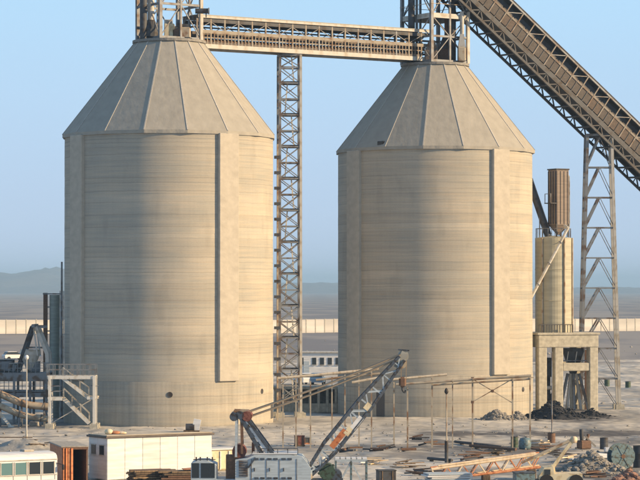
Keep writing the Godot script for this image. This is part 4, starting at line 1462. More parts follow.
	for i in 5:
		var q := ground_at([12, 30, 46, 56, 38][i], [444, 446, 443, 449, 451][i])
		q.y = 0.55
		var t2 := thing("plank", "%s weathered plank lying on the low sand heap" % wide[i], "plank", q, r.randf_range(-0.6, 0.6))
		var ln: float = [3.4, 1.3, 2.2, 2.0, 1.6][i]
		part(t2, "board", bevel_box(Vector3(ln, 0.07, 0.26), 0.01), M.old_wood if i != 2 else M.steel, Transform3D(Basis(Vector3.BACK, r.randf_range(-0.08, 0.08)), Vector3(0, 0, 0)))
	# white portable building
	var psi := deg_to_rad(33.0)
	var near := at(107, 438, 172.0)
	var ph := near.y
	var pl := 8.15
	var pw := 2.55
	var pb := thing("portable_cabin", "white portable cabin with panelled front and two small windows in its shaded end", "cabin", Vector3(near.x, 0, near.z), psi)
	var pm := []
	for k in 3:
		var tone := 0.94 + 0.05 * k
		pm.append(mat("cabin_panel_%d" % k, lin(0.78 * tone, 0.79 * tone, 0.79 * tone), 0.5, T.streak, 2.9))
	box(pb, "core", Vector3(pl * 0.5, ph * 0.5 + 0.05, -pw * 0.5), Vector3(pl - 0.1, ph - 0.2, pw - 0.1), M.pale_steel)
	for k in 6:
		var x := (k + 0.5) * pl / 6.0
		var mm: Material = pm[[2, 2, 0, 1, 2, 1][k]]
		part(pb, "wall_panel", bevel_box(Vector3(pl / 6.0 - 0.02, ph - 0.1, 0.08), 0.012), mm, Transform3D(Basis(), Vector3(x, ph * 0.5 + 0.05, -0.02)))
	for k in 2:
		part(pb, "end_panel", bevel_box(Vector3(0.08, ph - 0.1, pw * 0.5 - 0.02), 0.012), pm[1], Transform3D(Basis(), Vector3(0.02, ph * 0.5 + 0.05, -pw * (0.25 + 0.5 * k))))
		var win := box(pb, "window", Vector3(-0.03, ph - 0.85, -pw * (0.27 + 0.46 * k)), Vector3(0.05, 0.62, 0.62), M.dark_glass)
		box(win, "frame", Vector3(-0.1, -0.55, 0), Vector3(1.4, 0.1, 1.15), M.pale_steel)
		box(win, "frame", Vector3(-0.1, 0.55, 0), Vector3(1.4, 0.1, 1.15), M.pale_steel)
	part(pb, "roof", bevel_box(Vector3(pl + 0.3, 0.14, pw + 0.3), 0.03), M.brown_sheet, Transform3D(Basis(), Vector3(pl * 0.5, ph + 0.04, -pw * 0.5)))
	part(pb, "roof_cover", bevel_box(Vector3(pl + 0.1, 0.06, pw + 0.1), 0.02), M.wall_panel, Transform3D(Basis(), Vector3(pl * 0.5, ph + 0.14, -pw * 0.5)))
	for k in 3:
		box(pb, "skid", Vector3(pl * (0.15 + 0.35 * k), 0.05, -pw * 0.5), Vector3(0.3, 0.3, pw - 0.3), M.old_wood)
	# things on its roof
	var ry := ph + 0.17
	var bd := at(115, 431, 173.6)
	var bt := thing("bundle", "orange and cream cloth bundle lying on the white cabin roof", "bundle", Vector3(bd.x, ry, bd.z))
	for k in 3:
		var o := part(bt, "sack", lathe([Vector2(0.01, 0), Vector2(0.26, 0.02), Vector2(0.33, 0.14), Vector2(0.28, 0.28), Vector2(0.1, 0.36), Vector2(0.01, 0.36)], 12), [M.cream_paint, M.pipe_orange, M.pipe_cream][k])
		o.position = Vector3(-0.42 + 0.42 * k, 0, -0.1 * k)
		o.scale = Vector3([0.9, 1.3, 1.1][k], [1.0, 0.6, 0.5][k], 0.9)
	var ac := at(193, 430, 176.6)
	var at_ := thing("water_cooler", "dark round cooler with a white tilted cowl on the cabin roof", "cooler", Vector3(ac.x, ry, ac.z))
	tube(at_, "tank", Vector3(-0.5, 0.28, 0), Vector3(0.1, 0.28, 0), 0.27, M.dark_steel)
	bar(at_, "cowl", Vector3(0.15, 0.0, 0), Vector3(0.32, 0.85, 0), 0.5, 0.3, M.white_paint)
	box(at_, "base", Vector3(-0.1, 0.05, 0), Vector3(1.1, 0.1, 0.5), M.old_wood)
	# second low white box beyond the crane
	var wb := ground_at(219, 470)
	var ws := -wb.z / F
	var wbx := thing("white_tank", "low white box tank behind the crane's rear house", "tank", wb, 0.5)
	part(wbx, "shell", bevel_box(Vector3(2.5, 1.45, 1.8), 0.12), M.cream_paint, Transform3D(Basis(), Vector3(0, 0.75, 0)))
	part(wbx, "lid", bevel_box(Vector3(2.6, 0.12, 1.9), 0.04), M.white_paint, Transform3D(Basis(), Vector3(0, 1.53, 0)))
	for k in 4:
		box(wbx, "rib", Vector3(-1.05 + 0.7 * k, 0.75, 0.93), Vector3(0.08, 1.3, 0.08), M.white_paint)
	# timber stacks before the cabin
	var stacks := [[152, 488, 0.42, "brown timber stack of weathered boards before the white cabin"], [184, 489, 0.2, "second timber stack with an orange sheet between cabin and crane"]]
	for e in stacks:
		var q := ground_at(e[0], e[1])
		var ts := thing("timber_stack", e[3], "timber stack", q, e[2])
		for lay in 9:
			for k in 6:
				var ln := r.randf_range(2.2, 3.2)
				var m: Material = M.old_wood if r.randf() < 0.55 else (M.wood if r.randf() < 0.7 else M.rusty)
				var o := part(ts, "board", box_mesh, m)
				o.transform = Transform3D(Basis(Vector3.UP, r.randf_range(-0.05, 0.05)) * Basis.from_scale(Vector3(ln, 0.1, 0.22)), Vector3(r.randf_range(-0.25, 0.25), 0.06 + lay * 0.135, -0.65 + k * 0.26))
		if e[0] > 170:
			part(ts, "sheet", bevel_box(Vector3(1.4, 0.05, 1.0), 0.01), M.pipe_orange, Transform3D(Basis(Vector3.BACK, 0.06), Vector3(0.6, 1.33, 0.1)))

func build_crane() -> void:
	var d := 150.0
	var s := d / F
	var base := at(250, 509, d)
	base.y = 0
	var t := thing("crawler_crane", "pale blue crawler crane with gantry and raised lattice boom in the foreground", "crane", base)
	var P := func(px: float, py: float, z: float) -> Vector3:
		var w := at(px, py, d)
		return Vector3(w.x - base.x, w.y, z)
	# tracks
	for z in [1.35, -1.35]:
		var tr := part(t, "track", extrude(track_poly(5.2, 1.05), 0.75), M.crane_dark, Transform3D(Basis(), Vector3(0.6, 0.55, z)))
		for k in 5:
			var x := -1.7 + k * 0.85
			tube(tr, "roller", Vector3(x, -0.15, -0.42), Vector3(x, -0.15, 0.42), 0.26, M.rusty)
		for k in 22:
			var x := -2.3 + k * 0.22
			box(tr, "shoe", Vector3(x, 0.55, 0), Vector3(0.18, 0.06, 0.8), M.dark_steel)
	box(t, "turntable", Vector3(0.4, 1.2, 0), Vector3(3.6, 0.35, 2.6), M.crane_dark)
	# main machine house
	var hl: Vector3 = P.call(236, 488, 0)
	var hr: Vector3 = P.call(305, 488, 0)
	var top: float = P.call(240, 453.5, 0).y
	var poly := PackedVector2Array([Vector2(hl.x, 1.35), Vector2(hr.x + 0.35, 1.35), Vector2(hr.x + 0.35, top - 0.75), Vector2(hr.x - 0.15, top - 0.08), Vector2(hr.x - 0.9, top), Vector2(hl.x + 1.1, top), Vector2(hl.x + 0.7, top - 0.18), Vector2(hl.x, top - 0.28)])
	var house := part(t, "machine_house", extrude(poly, 2.7), M.crane_blue)
	box(house, "grille", P.call(244, 467, 1.36), Vector3(0.52, 0.95, 0.05), M.steel)
	for k in 6:
		box(house, "louvre", P.call(244, 460.5 + k * 2.6, 1.39), Vector3(0.5, 0.04, 0.05), M.crane_dark)
	for k in 6:
		for py in [457.5, 476.5]:
			var o := part(house, "vent", bevel_box(Vector3(0.26, 0.12, 0.05), 0.02), M.crane_dark, Transform3D(Basis(), P.call([257, 263, 270, 276, 284, 290][k], py, 1.36)))
			o.name = "vent"
	for px in [252.0, 267.0, 280.0, 297.0]:
		box(house, "door_seam", P.call(px, 468, 1.355), Vector3(0.035, 1.25, 0.03), M.steel)
	box(house, "roof_plate", P.call(275, 453, 0) + Vector3(0, 0.03, 0), Vector3(2.6, 0.06, 2.5), M.white_paint)
	for px in [258, 268, 278, 288, 298]:
		bar(house, "roof_post", P.call(px, 453, 1.15), P.call(px, 447.5, 1.15), 0.04, 0.04, M.crane_dark)
	bar(house, "roof_rail", P.call(258, 447.5, 1.15), P.call(298, 447.5, 1.15), 0.05, 0.05, M.crane_dark)
	for px in [255.0, 270.0, 284.0]:
		box(house, "door_handle", P.call(px, 468, 1.38), Vector3(0.05, 0.2, 0.05), M.dark_steel)
	tube(house, "exhaust", P.call(253, 455, -0.6), P.call(253, 443, -0.6), 0.09, M.rusty)
	# brace beside the grille
	bar(t, "stay", P.call(249, 466, 1.4), P.call(256, 456, 1.4), 0.09, 0.09, M.crane_dark)
	# rear counterweight house with openings
	var rl: Vector3 = P.call(192, 488, 0)
	var rr: Vector3 = P.call(217, 488, 0)
	var rt: float = P.call(200, 459.5, 0).y
	var rear := part(t, "rear_house", extrude(PackedVector2Array([Vector2(rl.x, 1.35), Vector2(rr.x, 1.35), Vector2(rr.x, rt - 0.25), Vector2(rr.x - 0.5, rt), Vector2(rl.x + 0.35, rt), Vector2(rl.x, rt - 0.15)]), 2.5), M.crane_blue)
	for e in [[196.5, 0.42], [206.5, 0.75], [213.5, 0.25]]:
		box(rear, "opening", P.call(e[0], 469, 1.255), Vector3(e[1] if e[0] != 206.5 else 0.55, 0.85, 0.04), M.dark_glass)  # dark panes stand for the shade inside the openings
	box(rear, "roof_rail", P.call(205, 458.5, 0.9), Vector3(1.3, 0.05, 0.05), M.dark_steel)
	for px in [197, 201, 208, 213]:
		bar(rear, "roof_stud", P.call(px, 460, 0.9), P.call(px, 456, 0.9), 0.08, 0.08, M.dark_steel)
	box(t, "walkway", P.call(226.5, 479, 0), Vector3(1.15, 0.14, 2.4), M.crane_blue)
	box(t, "winch", P.call(234, 451, 0.3) + Vector3(-0.1, -0.9, 0), Vector3(0.7, 1.4, 0.9), M.rusty)
	tube(t, "winch_drum", P.call(239.5, 451, -0.7), P.call(239.5, 451, 0.7), 0.42, M.red_paint)
	# gantry
	for z in [-0.85, 0.85]:
		bar(t, "gantry_post", P.call(236.5, 456, z), P.call(236.8, 414, z), 0.13, 0.13, M.crane_blue)
		bar(t, "gantry_post", P.call(242.5, 453, z), P.call(241.5, 416, z), 0.12, 0.12, M.rusty)
		bar(t, "gantry_stay", P.call(240, 415, z), P.call(263.5, 455, z), 0.16, 0.24, M.crane_dark)
		bar(t, "gantry_stay", P.call(246, 416, z), P.call(273, 453, z), 0.16, 0.2, M.crane_dark)
		for k in 4:
			var f := (k + 0.6) / 4.4
			bar(t, "gantry_strut", P.call(lerpf(240, 263.5, f), lerpf(415, 455, f), z), P.call(lerpf(246, 273, f), lerpf(416, 453, f), z), 0.08, 0.3, M.white_paint)
		part(t, "gantry_web", bevel_box(Vector3(0.34, 1.5, 0.04), 0.01), M.white_paint, Transform3D(Basis(Vector3.BACK, deg_to_rad(33)), P.call(262, 441, z - 0.02)))
	for e in [[234.5, 416, 0.26], [240.5, 414.5, 0.24], [247.5, 415.5, 0.3]]:
		tube(t, "sheave", P.call(e[0], e[1], -0.95), P.call(e[0], e[1], 0.95), e[2], M.crane_dark if e[0] < 245 else M.red_paint)
	bar(t, "gantry_head", P.call(234, 411.5, 0.7), P.call(249, 412, 0.7), 0.14, 0.24, M.beige_steel)
	bar(t, "gantry_head", P.call(234, 411.5, -0.7), P.call(249, 412, -0.7), 0.14, 0.24, M.beige_steel)
	# boom: four chords
	var foot := Vector2(309, 473)
	var tip := Vector2(402, 358)
	var ax := (tip - foot).normalized()
	var pr := Vector2(-ax.y, ax.x)   # to the lower right in the picture
	var width := func(f: float) -> float:
		if f < 0.22:
			return lerpf(3.0, 7.4, f / 0.22)
		if f < 0.62:
			return 7.4
		return lerpf(7.4, 3.2, (f - 0.62) / 0.38)
	var zw := func(f: float) -> float:
		return lerpf(0.9, 0.45, smoothstep(0.2, 1.0, f))
	var B := func(f: float, side: float, z: float) -> Vector3:
		var c: Vector2 = foot.lerp(tip, f) + pr * side * width.call(f)
		return P.call(c.x, c.y, z * zw.call(f))
	var fs := [0.0, 0.22, 0.42, 0.62, 0.82, 1.0]
	for sd in [-1.0, 1.0]:
		for z in [-1.0, 1.0]:
			for k in fs.size() - 1:
				bar(t, "boom_chord", B.call(fs[k], sd, z), B.call(fs[k + 1], sd, z), 0.15, 0.15, M.crane_dark)
	for k in 12:
		var f0 := k / 12.0
		var f1 := (k + 1) / 12.0
		for z in [-1.0, 1.0]:
			if k % 2 == 0:
				bar(t, "boom_lacing", B.call(f0, -1.0, z), B.call(f1, 1.0, z), 0.07, 0.07, M.crane_blue)
			else:
				bar(t, "boom_lacing", B.call(f0, 1.0, z), B.call(f1, -1.0, z), 0.07, 0.07, M.crane_blue)
		for sd in [-1.0, 1.0]:
			bar(t, "boom_lacing", B.call(f0, sd, -1.0 if k % 2 else 1.0), B.call(f1, sd, 1.0 if k % 2 else -1.0), 0.07, 0.07, M.steel)
	for k in 9:
		var f := (k + 0.5) / 9.0
		for z in [-1.0, 1.0]:
			bar(t, "boom_rung", B.call(f, -1.0, z), B.call(f, 1.0, z), 0.07, 0.07, M.crane_blue)
	# plates on the boom: pale splice, orange patch, cream splice
	for e in [[0.47, 0.95, 0.10, M.white_paint, "splice_plate"], [0.60, 0.7, 0.05, M.cream_paint, "splice_plate"], [0.31, 0.35, 0.15, M.orange_paint, "boom_patch"], [0.39, 0.75, 0.06, M.cream_paint, "splice_plate"]]:
		var c0: Vector3 = B.call(e[0] - e[2] * 0.5, e[1] - 0.25, 1.06)
		var c1: Vector3 = B.call(e[0] + e[2] * 0.5, e[1] - 0.25, 1.06)
		bar(t, e[4], c0, c1, 0.05, 0.34, e[3], Vector3(ax.y, ax.x, 0))
	bar(t, "boom_foot", B.call(0.0, 0, -1.3), B.call(0.0, 0, 1.3), 0.4, 0.4, M.crane_blue)
	tube(t, "boom_winch", P.call(327, 471, -0.6), P.call(327, 471, 0.7), 0.48, M.drum_green)
	tube(t, "boom_winch", P.call(336, 475, -0.5), P.call(336, 475, 0.6), 0.36, M.crane_dark)
	part(t, "hydraulic_tank", lathe([Vector2(0.02, -0.22), Vector2(0.2, -0.2), Vector2(0.24, 0.1), Vector2(0.12, 0.24), Vector2(0.02, 0.25)], 12), M.white_paint, Transform3D(Basis(), P.call(322.5, 460.5, 0.4)))
	bar(t, "winch_bracket", P.call(305, 481, 0.5), P.call(343, 481, 0.5), 0.3, 0.4, M.crane_dark)
	bar(t, "winch_bracket", P.call(300, 457, 1.2), P.call(312, 477, 1.2), 0.14, 0.2, M.pipe_cream)
	bar(t, "winch_bracket", P.call(318, 473, 0.75), P.call(334, 464, 0.75), 0.1, 0.14, M.drum_green)
	# head
	var hp: Vector3 = P.call(403.5, 355.5, 0)
	tube(t, "head_sheave", hp + Vector3(0, 0, -0.3), hp + Vector3(0, 0, 0.3), 0.33, M.cladding)
	tube(t, "sheave_hub", hp + Vector3(0, 0, -0.36), hp + Vector3(0, 0, 0.36), 0.11, M.crane_dark)
	for z in [-0.31, 0.29]:
		part(t, "sheave_rim", swept([hp + Vector3(0, 0, z), hp + Vector3(0, 0, z + 0.03)], 0.39, 18), M.cream_paint)
	bar(t, "sheave_guard", P.call(398, 349.5, 0.2), P.call(409, 350.5, 0.2), 0.3, 0.08, M.crane_dark)
	tube(t, "head_sheave", P.call(402, 364, -0.25), P.call(402, 364, 0.25), 0.26, M.beige_steel)
	for z in [-0.34, 0.34]:
		bar(t, "head_plate", P.call(397, 368, z), P.call(405, 352, z), 0.06, 0.4, M.cladding, Vector3(1, 0, 0))
	bar(t, "hook_rope", P.call(401.5, 364, 0.1), P.call(401.0, 380, 0.1), 0.05, 0.05, M.cable)
	bar(t, "hook_rope", P.call(406.5, 358, 0.1), P.call(406.0, 378, 0.1), 0.05, 0.05, M.cable)
	part(t, "hook_block", bevel_box(Vector3(0.42, 0.6, 0.3), 0.1), M.rusty, Transform3D(Basis(), P.call(402.5, 382, 0.1)))
	part(t, "hook", swept(curve_pts([P.call(402.5, 386, 0.1), P.call(402.5, 390, 0.1), P.call(404.5, 392.5, 0.1), P.call(405.5, 390, 0.1)], 8), 0.06, 8), M.dark_steel)
	# pendant ropes
	for z in [-0.7, 0.7]:
		for e in [[246, 412.5, 400.5, 354.5, 0.05], [247, 417.5, 399, 358.5, 0.045]]:
			var a: Vector3 = P.call(e[0], e[1], z)
			var b: Vector3 = P.call(e[2], e[3], z * 0.5)
			var m := (a + b) * 0.5 + Vector3(0, -0.12, 0)
			part(t, "pendant_rope", swept(curve_pts([a, m, b], 14), e[4], 6), M.cable)
	# blue frame skid beside it
	var kp := ground_at(351, 497)
	var ks := -kp.z / F
	var skid := thing("steel_skid", "open blue and white steel frame skid standing beside the crane boom", "steel frame", kp)
	var kh := (497.0 - 460.0) * ks
	for x in [-0.95, 0.0, 0.95]:
		for z in [-0.6, 0.6]:
			bar(skid, "post", Vector3(x, 0, z), Vector3(x, kh, z), 0.12, 0.12, M.crane_dark if z < 0 else M.drum_blue)
	for z in [-0.6, 0.6]:
		bar(skid, "top_rail", Vector3(-1.0, kh, z), Vector3(1.0, kh, z), 0.12, 0.16, M.crane_blue)
		bar(skid, "brace", Vector3(-0.95, kh * 0.2, z), Vector3(0, kh * 0.95, z), 0.08, 0.08, M.crane_blue)
		bar(skid, "brace", Vector3(0.95, kh * 0.2, z), Vector3(0, kh * 0.95, z), 0.08, 0.08, M.crane_blue)
	for i in 6:
		box(skid, "top_plate", Vector3(-0.85 + i * 0.34, kh + 0.11, 0), Vector3(0.26, 0.08, 1.3), M.white_paint)
	box(skid, "floor", Vector3(0, 0.15, 0), Vector3(2.0, 0.14, 1.3), M.crane_dark)
	# boxes behind the crane
	for e in [[299.5, 446, 0.75, 0.75, "red", "red brown crate on the sand behind the crane house"], [306.8, 444, 0.6, 0.42, "dark", "small dark box on an orange base behind the crane house"], [386, 486, 1.15, 0.95, "black", "black crate in the yard near the blue steel skid"]]:
		var q := ground_at(e[0], e[1])
		var c := thing("crate", e[5], "crate", q, 0.2)
		var cm: Material = M.red_paint if e[4] == "red" else M.dark_steel
		part(c, "case", bevel_box(Vector3(e[2], e[3], e[2] * 0.8), 0.03), cm, Transform3D(Basis(), Vector3(0, e[3] * 0.5 + 0.06, 0)))
		box(c, "lid", Vector3(0, e[3] + 0.09, 0), Vector3(e[2] + 0.06, 0.06, e[2] * 0.85), cm)
		box(c, "base", Vector3(0, 0.05, 0), Vector3(e[2] + 0.08, 0.12, e[2] * 0.85), M.pipe_orange if e[4] == "dark" else M.old_wood)
		for x in [-0.3, 0.3]:
			box(c, "batten", Vector3(x * e[2], e[3] * 0.5 + 0.06, e[2] * 0.41), Vector3(0.08, e[3], 0.04), M.old_wood)

func track_poly(length: float, h: float) -> PackedVector2Array:
	var p := PackedVector2Array()
	var r := h * 0.5
	for k in 9:
		var a := -PI / 2 + PI * k / 8.0
		p.append(Vector2(length * 0.5 - r + cos(a) * r, sin(a) * r))
	for k in 9:
		var a := PI / 2 + PI * k / 8.0
		p.append(Vector2(-length * 0.5 + r + cos(a) * r, sin(a) * r))
	return p

func build_pipe_rack() -> void:
	# left section: two pale pipes on posts
	var D := 208.0
	var t := thing("pipe_rack", "rack of two long beige pipes on thin posts running behind the crane boom", "pipe rack", Vector3(0, 0, -D))
	var L := func(px: float, py: float, z := 0.0) -> Vector3:
		var w := at(px, py, D - z)
		return Vector3(w.x, w.y, z)
	tube(t, "pipe", L.call(278, 378.5, 0.0), L.call(379, 369, 0.0), 0.11, M.pipe_cream)
	tube(t, "pipe", L.call(316, 380, -0.8), L.call(380, 373.5, -0.8), 0.10, M.beige_steel)
	tube(t, "pipe", L.call(352, 382.5, 0.5), L.call(382, 377, 0.5), 0.10, M.pipe_cream)
	for e in [[296, 376.5], [310.5, 381], [332, 377], [359, 373], [371.5, 371], [283, 378.5], [345, 374.5]]:
		var a: Vector3 = L.call(e[0], e[1], 0.0)
		bar(t, "post", Vector3(a.x, 0, 0), a, 0.11, 0.11, M.beige_steel)
		bar(t, "arm", a + Vector3(0, -0.2, 0.7), a + Vector3(0, -0.2, -1.0), 0.09, 0.09, M.beige_steel)
	# right section
	var t2 := thing("pipe_rack", "rack of beige pipes with a cross-braced end bay before the sunlit silo", "pipe rack", Vector3(0, 0, -D))
	tube(t2, "pipe", L.call(392, 379.5, 0.0), L.call(447, 374.5, 0.0), 0.10, M.pipe_cream)
	tube(t2, "pipe", L.call(396, 384.5, 0.4), L.call(531, 375.5, 0.4), 0.10, M.beige_steel)
	tube(t2, "pipe", L.call(432, 385, -0.5), L.call(531, 379, -0.5), 0.08, M.beige_steel)
	bar(t2, "beam", L.call(472, 379.5), L.call(534, 377.5), 0.08, 0.08, M.beige_steel)
	for e in [[394, 382, 0.12], [407.5, 386, 0.13], [432, 376.5, 0.13], [472.5, 377, 0.13], [512.5, 378.5, 0.13], [452.5, 379, 0.1], [530, 377, 0.12]]:
		var a: Vector3 = L.call(e[0], e[1], 0.0)
		bar(t2, "post", Vector3(a.x, 0, 0), a, e[2], e[2], M.beige_steel)
		bar(t2, "arm", a + Vector3(0, -0.15, 0.6), a + Vector3(0, -0.15, -0.7), 0.09, 0.09, M.beige_steel)
	bar(t2, "brace", L.call(472.5, 379), L.call(512.5, 403), 0.07, 0.07, M.beige_steel)
	bar(t2, "brace", L.call(472.5, 402), L.call(512.5, 379), 0.07, 0.07, M.beige_steel)
	for e in [[492.5, 391], [472.5, 402], [472.5, 378.5]]:
		part(t2, "gusset", bevel_box(Vector3(0.24, 0.24, 0.14), 0.03), M.rusty, Transform3D(Basis(), L.call(e[0], e[1], 0.0)))
	# single pole with dark foot
	var pb := ground_at(446.5, 463)
	var ps := -pb.z / F
	var p := pole("yard_pole", "thin pole with a thick dark foot and a dark knob in the yard", "pole", pb, (463.0 - 389.0) * ps, 0.06, M.beige_steel)
	tube(p, "foot", Vector3(0, 0, 0), Vector3(0, 22.0 * ps, 0), 0.14, M.dark_steel)
	part(p, "knob", lathe([Vector2(0.01, 68 * ps), Vector2(0.14, 70 * ps), Vector2(0.16, 71.5 * ps), Vector2(0.1, 74 * ps), Vector2(0.01, 75 * ps)], 10), M.dark_steel)
	# tall thin pole near the coal
	var q := ground_at(552, 440)
	pole("yard_pole", "tall thin grey pole standing before the black coal heap", "pole", q, (440.0 - 352.0) * -q.z / F, 0.06, M.steel)

func build_foreground_right() -> void:
	# long pipes on trestles
	var D := 171.0
	var t := thing("boom_section", "long orange and cream lattice boom section lying on timber blocks with pipes on top", "boom section", Vector3(0, 0, -D))
	var L := func(px: float, py: float, z := 0.0) -> Vector3:
		var w := at(px, py, D - z)
		return Vector3(w.x, w.y, z)
	var chord := {}
	for zk in 2:
		var z: float = [0.35, -0.95][zk]
		for yk in 2:
			var a: Vector3 = L.call(431, [469.0, 480.0][yk], 0)
			var b: Vector3 = L.call(543, [456.0, 469.0][yk], 0)
			var p0 := Vector3(a.x, a.y, z)
			var p1 := Vector3(b.x, b.y, z - 2.2)
			chord[zk * 2 + yk] = [p0, p1]
			tube(t, "chord", p0, p1, 0.09, [M.pipe_cream, M.pipe_orange, M.pipe_orange, M.pipe_cream][zk * 2 + yk])
	var bays := 14
	for k in bays:
		var f0 := float(k) / bays
		var f1 := float(k + 1) / bays
		for pair in [[0, 1], [2, 3], [0, 2], [1, 3]]:
			var a0: Vector3 = chord[pair[0]][0].lerp(chord[pair[0]][1], f0 if k % 2 == 0 else f1)
			var b0: Vector3 = chord[pair[1]][0].lerp(chord[pair[1]][1], f1 if k % 2 == 0 else f0)
			bar(t, "lacing", a0, b0, 0.07, 0.07, M.pipe_orange if k % 3 else M.pipe_cream)
	for k in 6:
		var a: Vector3 = L.call(438 + 6 * k, 468, 0)
		var b: Vector3 = L.call(538, 457.0, 0)
		tube(t, "pipe", Vector3(a.x, a.y + 0.15 + 0.05 * (k % 2), 0.15 - k * 0.2), Vector3(b.x, b.y + 0.13, -2.0 - k * 0.2), 0.07, [M.pipe_cream, M.pipe_orange, M.rusty][k % 3])
	for f in [0.08, 0.5, 0.92]:
		var c: Vector3 = chord[1][0].lerp(chord[1][1], f)
		part(t, "block", bevel_box(Vector3(0.5, maxf(c.y - 0.08, 0.2), 2.0), 0.03), M.old_wood, Transform3D(Basis(), Vector3(c.x, maxf(c.y - 0.08, 0.2) * 0.5, c.z - 0.6)))
	# white sheet pile at the stack's foot, blue tarpaulined box
	var wp := ground_at(448, 486)
	var w := thing("sheet_pile", "white sheets piled flat before the lying orange boom section", "sheet pile", wp, 0.2)
	for k in 7:
		part(w, "sheet", bevel_box(Vector3(2.9 + rng.randf_range(-0.2, 0.2), 0.09, 1.6), 0.015), M.white_paint if k % 3 else M.crane_blue, Transform3D(Basis(Vector3.UP, rng.randf_range(-0.06, 0.06)), Vector3(rng.randf_range(-0.1, 0.1), 0.1 + k * 0.12, 0)))
	for k in 2:
		box(w, "bearer", Vector3(-0.9 + 1.8 * k, 0.03, 0), Vector3(0.15, 0.08, 1.6), M.old_wood)
	var bb := ground_at(524, 489)
	var b := thing("tool_chest", "dark blue tool chest at the end of the lying orange boom section", "chest", bb, 0.15)
	part(b, "case", bevel_box(Vector3(1.3, 1.0, 0.9), 0.05), M.drum_blue, Transform3D(Basis(), Vector3(0, 0.55, 0)))
	box(b, "lid", Vector3(0, 1.08, 0), Vector3(1.36, 0.08, 0.96), M.crane_dark)
	for x in [-0.5, 0.5]:
		box(b, "runner", Vector3(x, 0.03, 0), Vector3(0.12, 0.1, 0.9), M.dark_steel)
	# cream truck-mounted loader with folded boom
	var D2 := 166.0
	var eb := at(560, 488, D2)
	eb.y = 0
	var e := thing("loader_crane", "cream wheeled machine with a thin folded boom beside the rubble", "loader", eb)
	var E := func(px: float, py: float, z: float) -> Vector3:
		var q := at(px, py, D2)
		return Vector3(q.x - eb.x, q.y, z)
	var y0: float = E.call(560, 480, 0).y
	var ch := part(e, "chassis", extrude(PackedVector2Array([Vector2(E.call(538, 480, 0).x, 0.6), Vector2(E.call(581, 480, 0).x, 0.6), Vector2(E.call(581, 480, 0).x, E.call(581, 472.5, 0).y), Vector2(E.call(553, 480, 0).x, E.call(553, 473, 0).y), Vector2(E.call(552, 480, 0).x, E.call(552, 466, 0).y), Vector2(E.call(543, 480, 0).x, E.call(543, 467, 0).y), Vector2(E.call(538, 480, 0).x, E.call(538, 475, 0).y)]), 1.9), M.cream_paint)
	box(ch, "window", E.call(546, 471, 0.955), Vector3(0.4, 0.34, 0.04), M.dark_glass)
	box(ch, "badge", E.call(544.5, 477.5, 0.955), Vector3(0.3, 0.12, 0.03), M.dark_steel)
	box(ch, "bumper", E.call(538, 482, 0) + Vector3(-0.06, 0, 0), Vector3(0.16, 0.3, 1.9), M.dark_steel)
	for x in [-0.95, 0.95]:
		for z in [-0.85, 0.85]:
			tube(e, "wheel", Vector3(x, 0.48, z - 0.15), Vector3(x, 0.48, z + 0.15), 0.48, M.black_rubber)
	bar(e, "mast", E.call(553, 472, 0.3), E.call(552.5, 464, 0.3), 0.22, 0.22, M.cream_paint)
	bar(e, "boom", E.call(552, 467, 0.3), E.call(572, 440.5, 0.3), 0.14, 0.2, M.cream_paint)
	bar(e, "boom", E.call(554.5, 467, 0.0), E.call(573.5, 441, 0.0), 0.1, 0.1, M.beige_steel)
	bar(e, "jib", E.call(574, 438, 0.3), E.call(521, 462.5, 0.3), 0.13, 0.16, M.beige_steel)
	bar(e, "jib", E.call(572, 440.5, 0.1), E.call(530, 461, 0.1), 0.08, 0.08, M.cream_paint)
	part(e, "knuckle", lathe([Vector2(0.02, -0.22), Vector2(0.2, -0.2), Vector2(0.24, 0.08), Vector2(0.15, 0.2), Vector2(0.02, 0.22)], 12), M.pipe_cream, Transform3D(Basis(), E.call(573.5, 439.5, 0.2)))
	for k in 7:
		var f := (k + 0.5) / 7.0
		bar(e, "lacing", E.call(lerpf(574, 521, f), lerpf(438, 462.5, f), 0.3), E.call(lerpf(572, 530, f), lerpf(440.5, 461, f), 0.1), 0.06, 0.06, M.beige_steel)
	# rubble heap behind it with scrap on top
	heap("rubble_heap", "wide brown rubble heap behind the cream wheeled machine", "rubble heap", ground_at(590, 472), 2.9, 3.0, 1.5, M.rubble, 21, 1100, 0.24)
	heap("rubble_heap", "low rubble heap of pinkish debris at the yard's edge by the cable drum", "rubble heap", ground_at(628, 487), 2.4, 2.0, 0.9, mat("pink_rubble", lin(0.34, 0.2, 0.15), 0.95, T.blotch, 1.5), 22, 700, 0.24)
	var sp := ground_at(584, 449)
	var s := thing("scrap_machine", "rusty scrapped gearbox with upright shafts behind the rubble heap", "scrap", sp, 0.4)
	part(s, "casing", bevel_box(Vector3(1.0, 0.7, 0.8), 0.1), M.rusty, Transform3D(Basis(), Vector3(0, 0.35, 0)))
	tube(s, "shaft", Vector3(-0.2, 0.6, 0), Vector3(-0.25, 1.6, 0), 0.16, M.dark_steel)
	tube(s, "shaft", Vector3(0.25, 0.6, 0), Vector3(0.35, 1.2, 0.1), 0.12, M.rusty)
	bar(s, "lever", Vector3(0.1, 1.0, 0.1), Vector3(0.8, 0.2, 0.5), 0.14, 0.14, M.beige_steel)
	# cable drum
	var cp := ground_at(621, 469)
	var c := thing("cable_drum", "big round blue grey cable drum standing on edge by the rubble", "cable drum", cp, 0.3)
	var R := 0.93
	for z in [-0.35, 0.35]:
		var fl := tube(c, "flange", Vector3(0, R, z - 0.05), Vector3(0, R, z + 0.05), R, M.drum_blue)
		fl.name = "flange"
	tube(c, "core", Vector3(0, R, -0.31), Vector3(0, R, 0.31), 0.55, M.black_rubber)
	tube(c, "hub", Vector3(0, R, 0.38), Vector3(0, R, 0.45), 0.16, M.rusty)
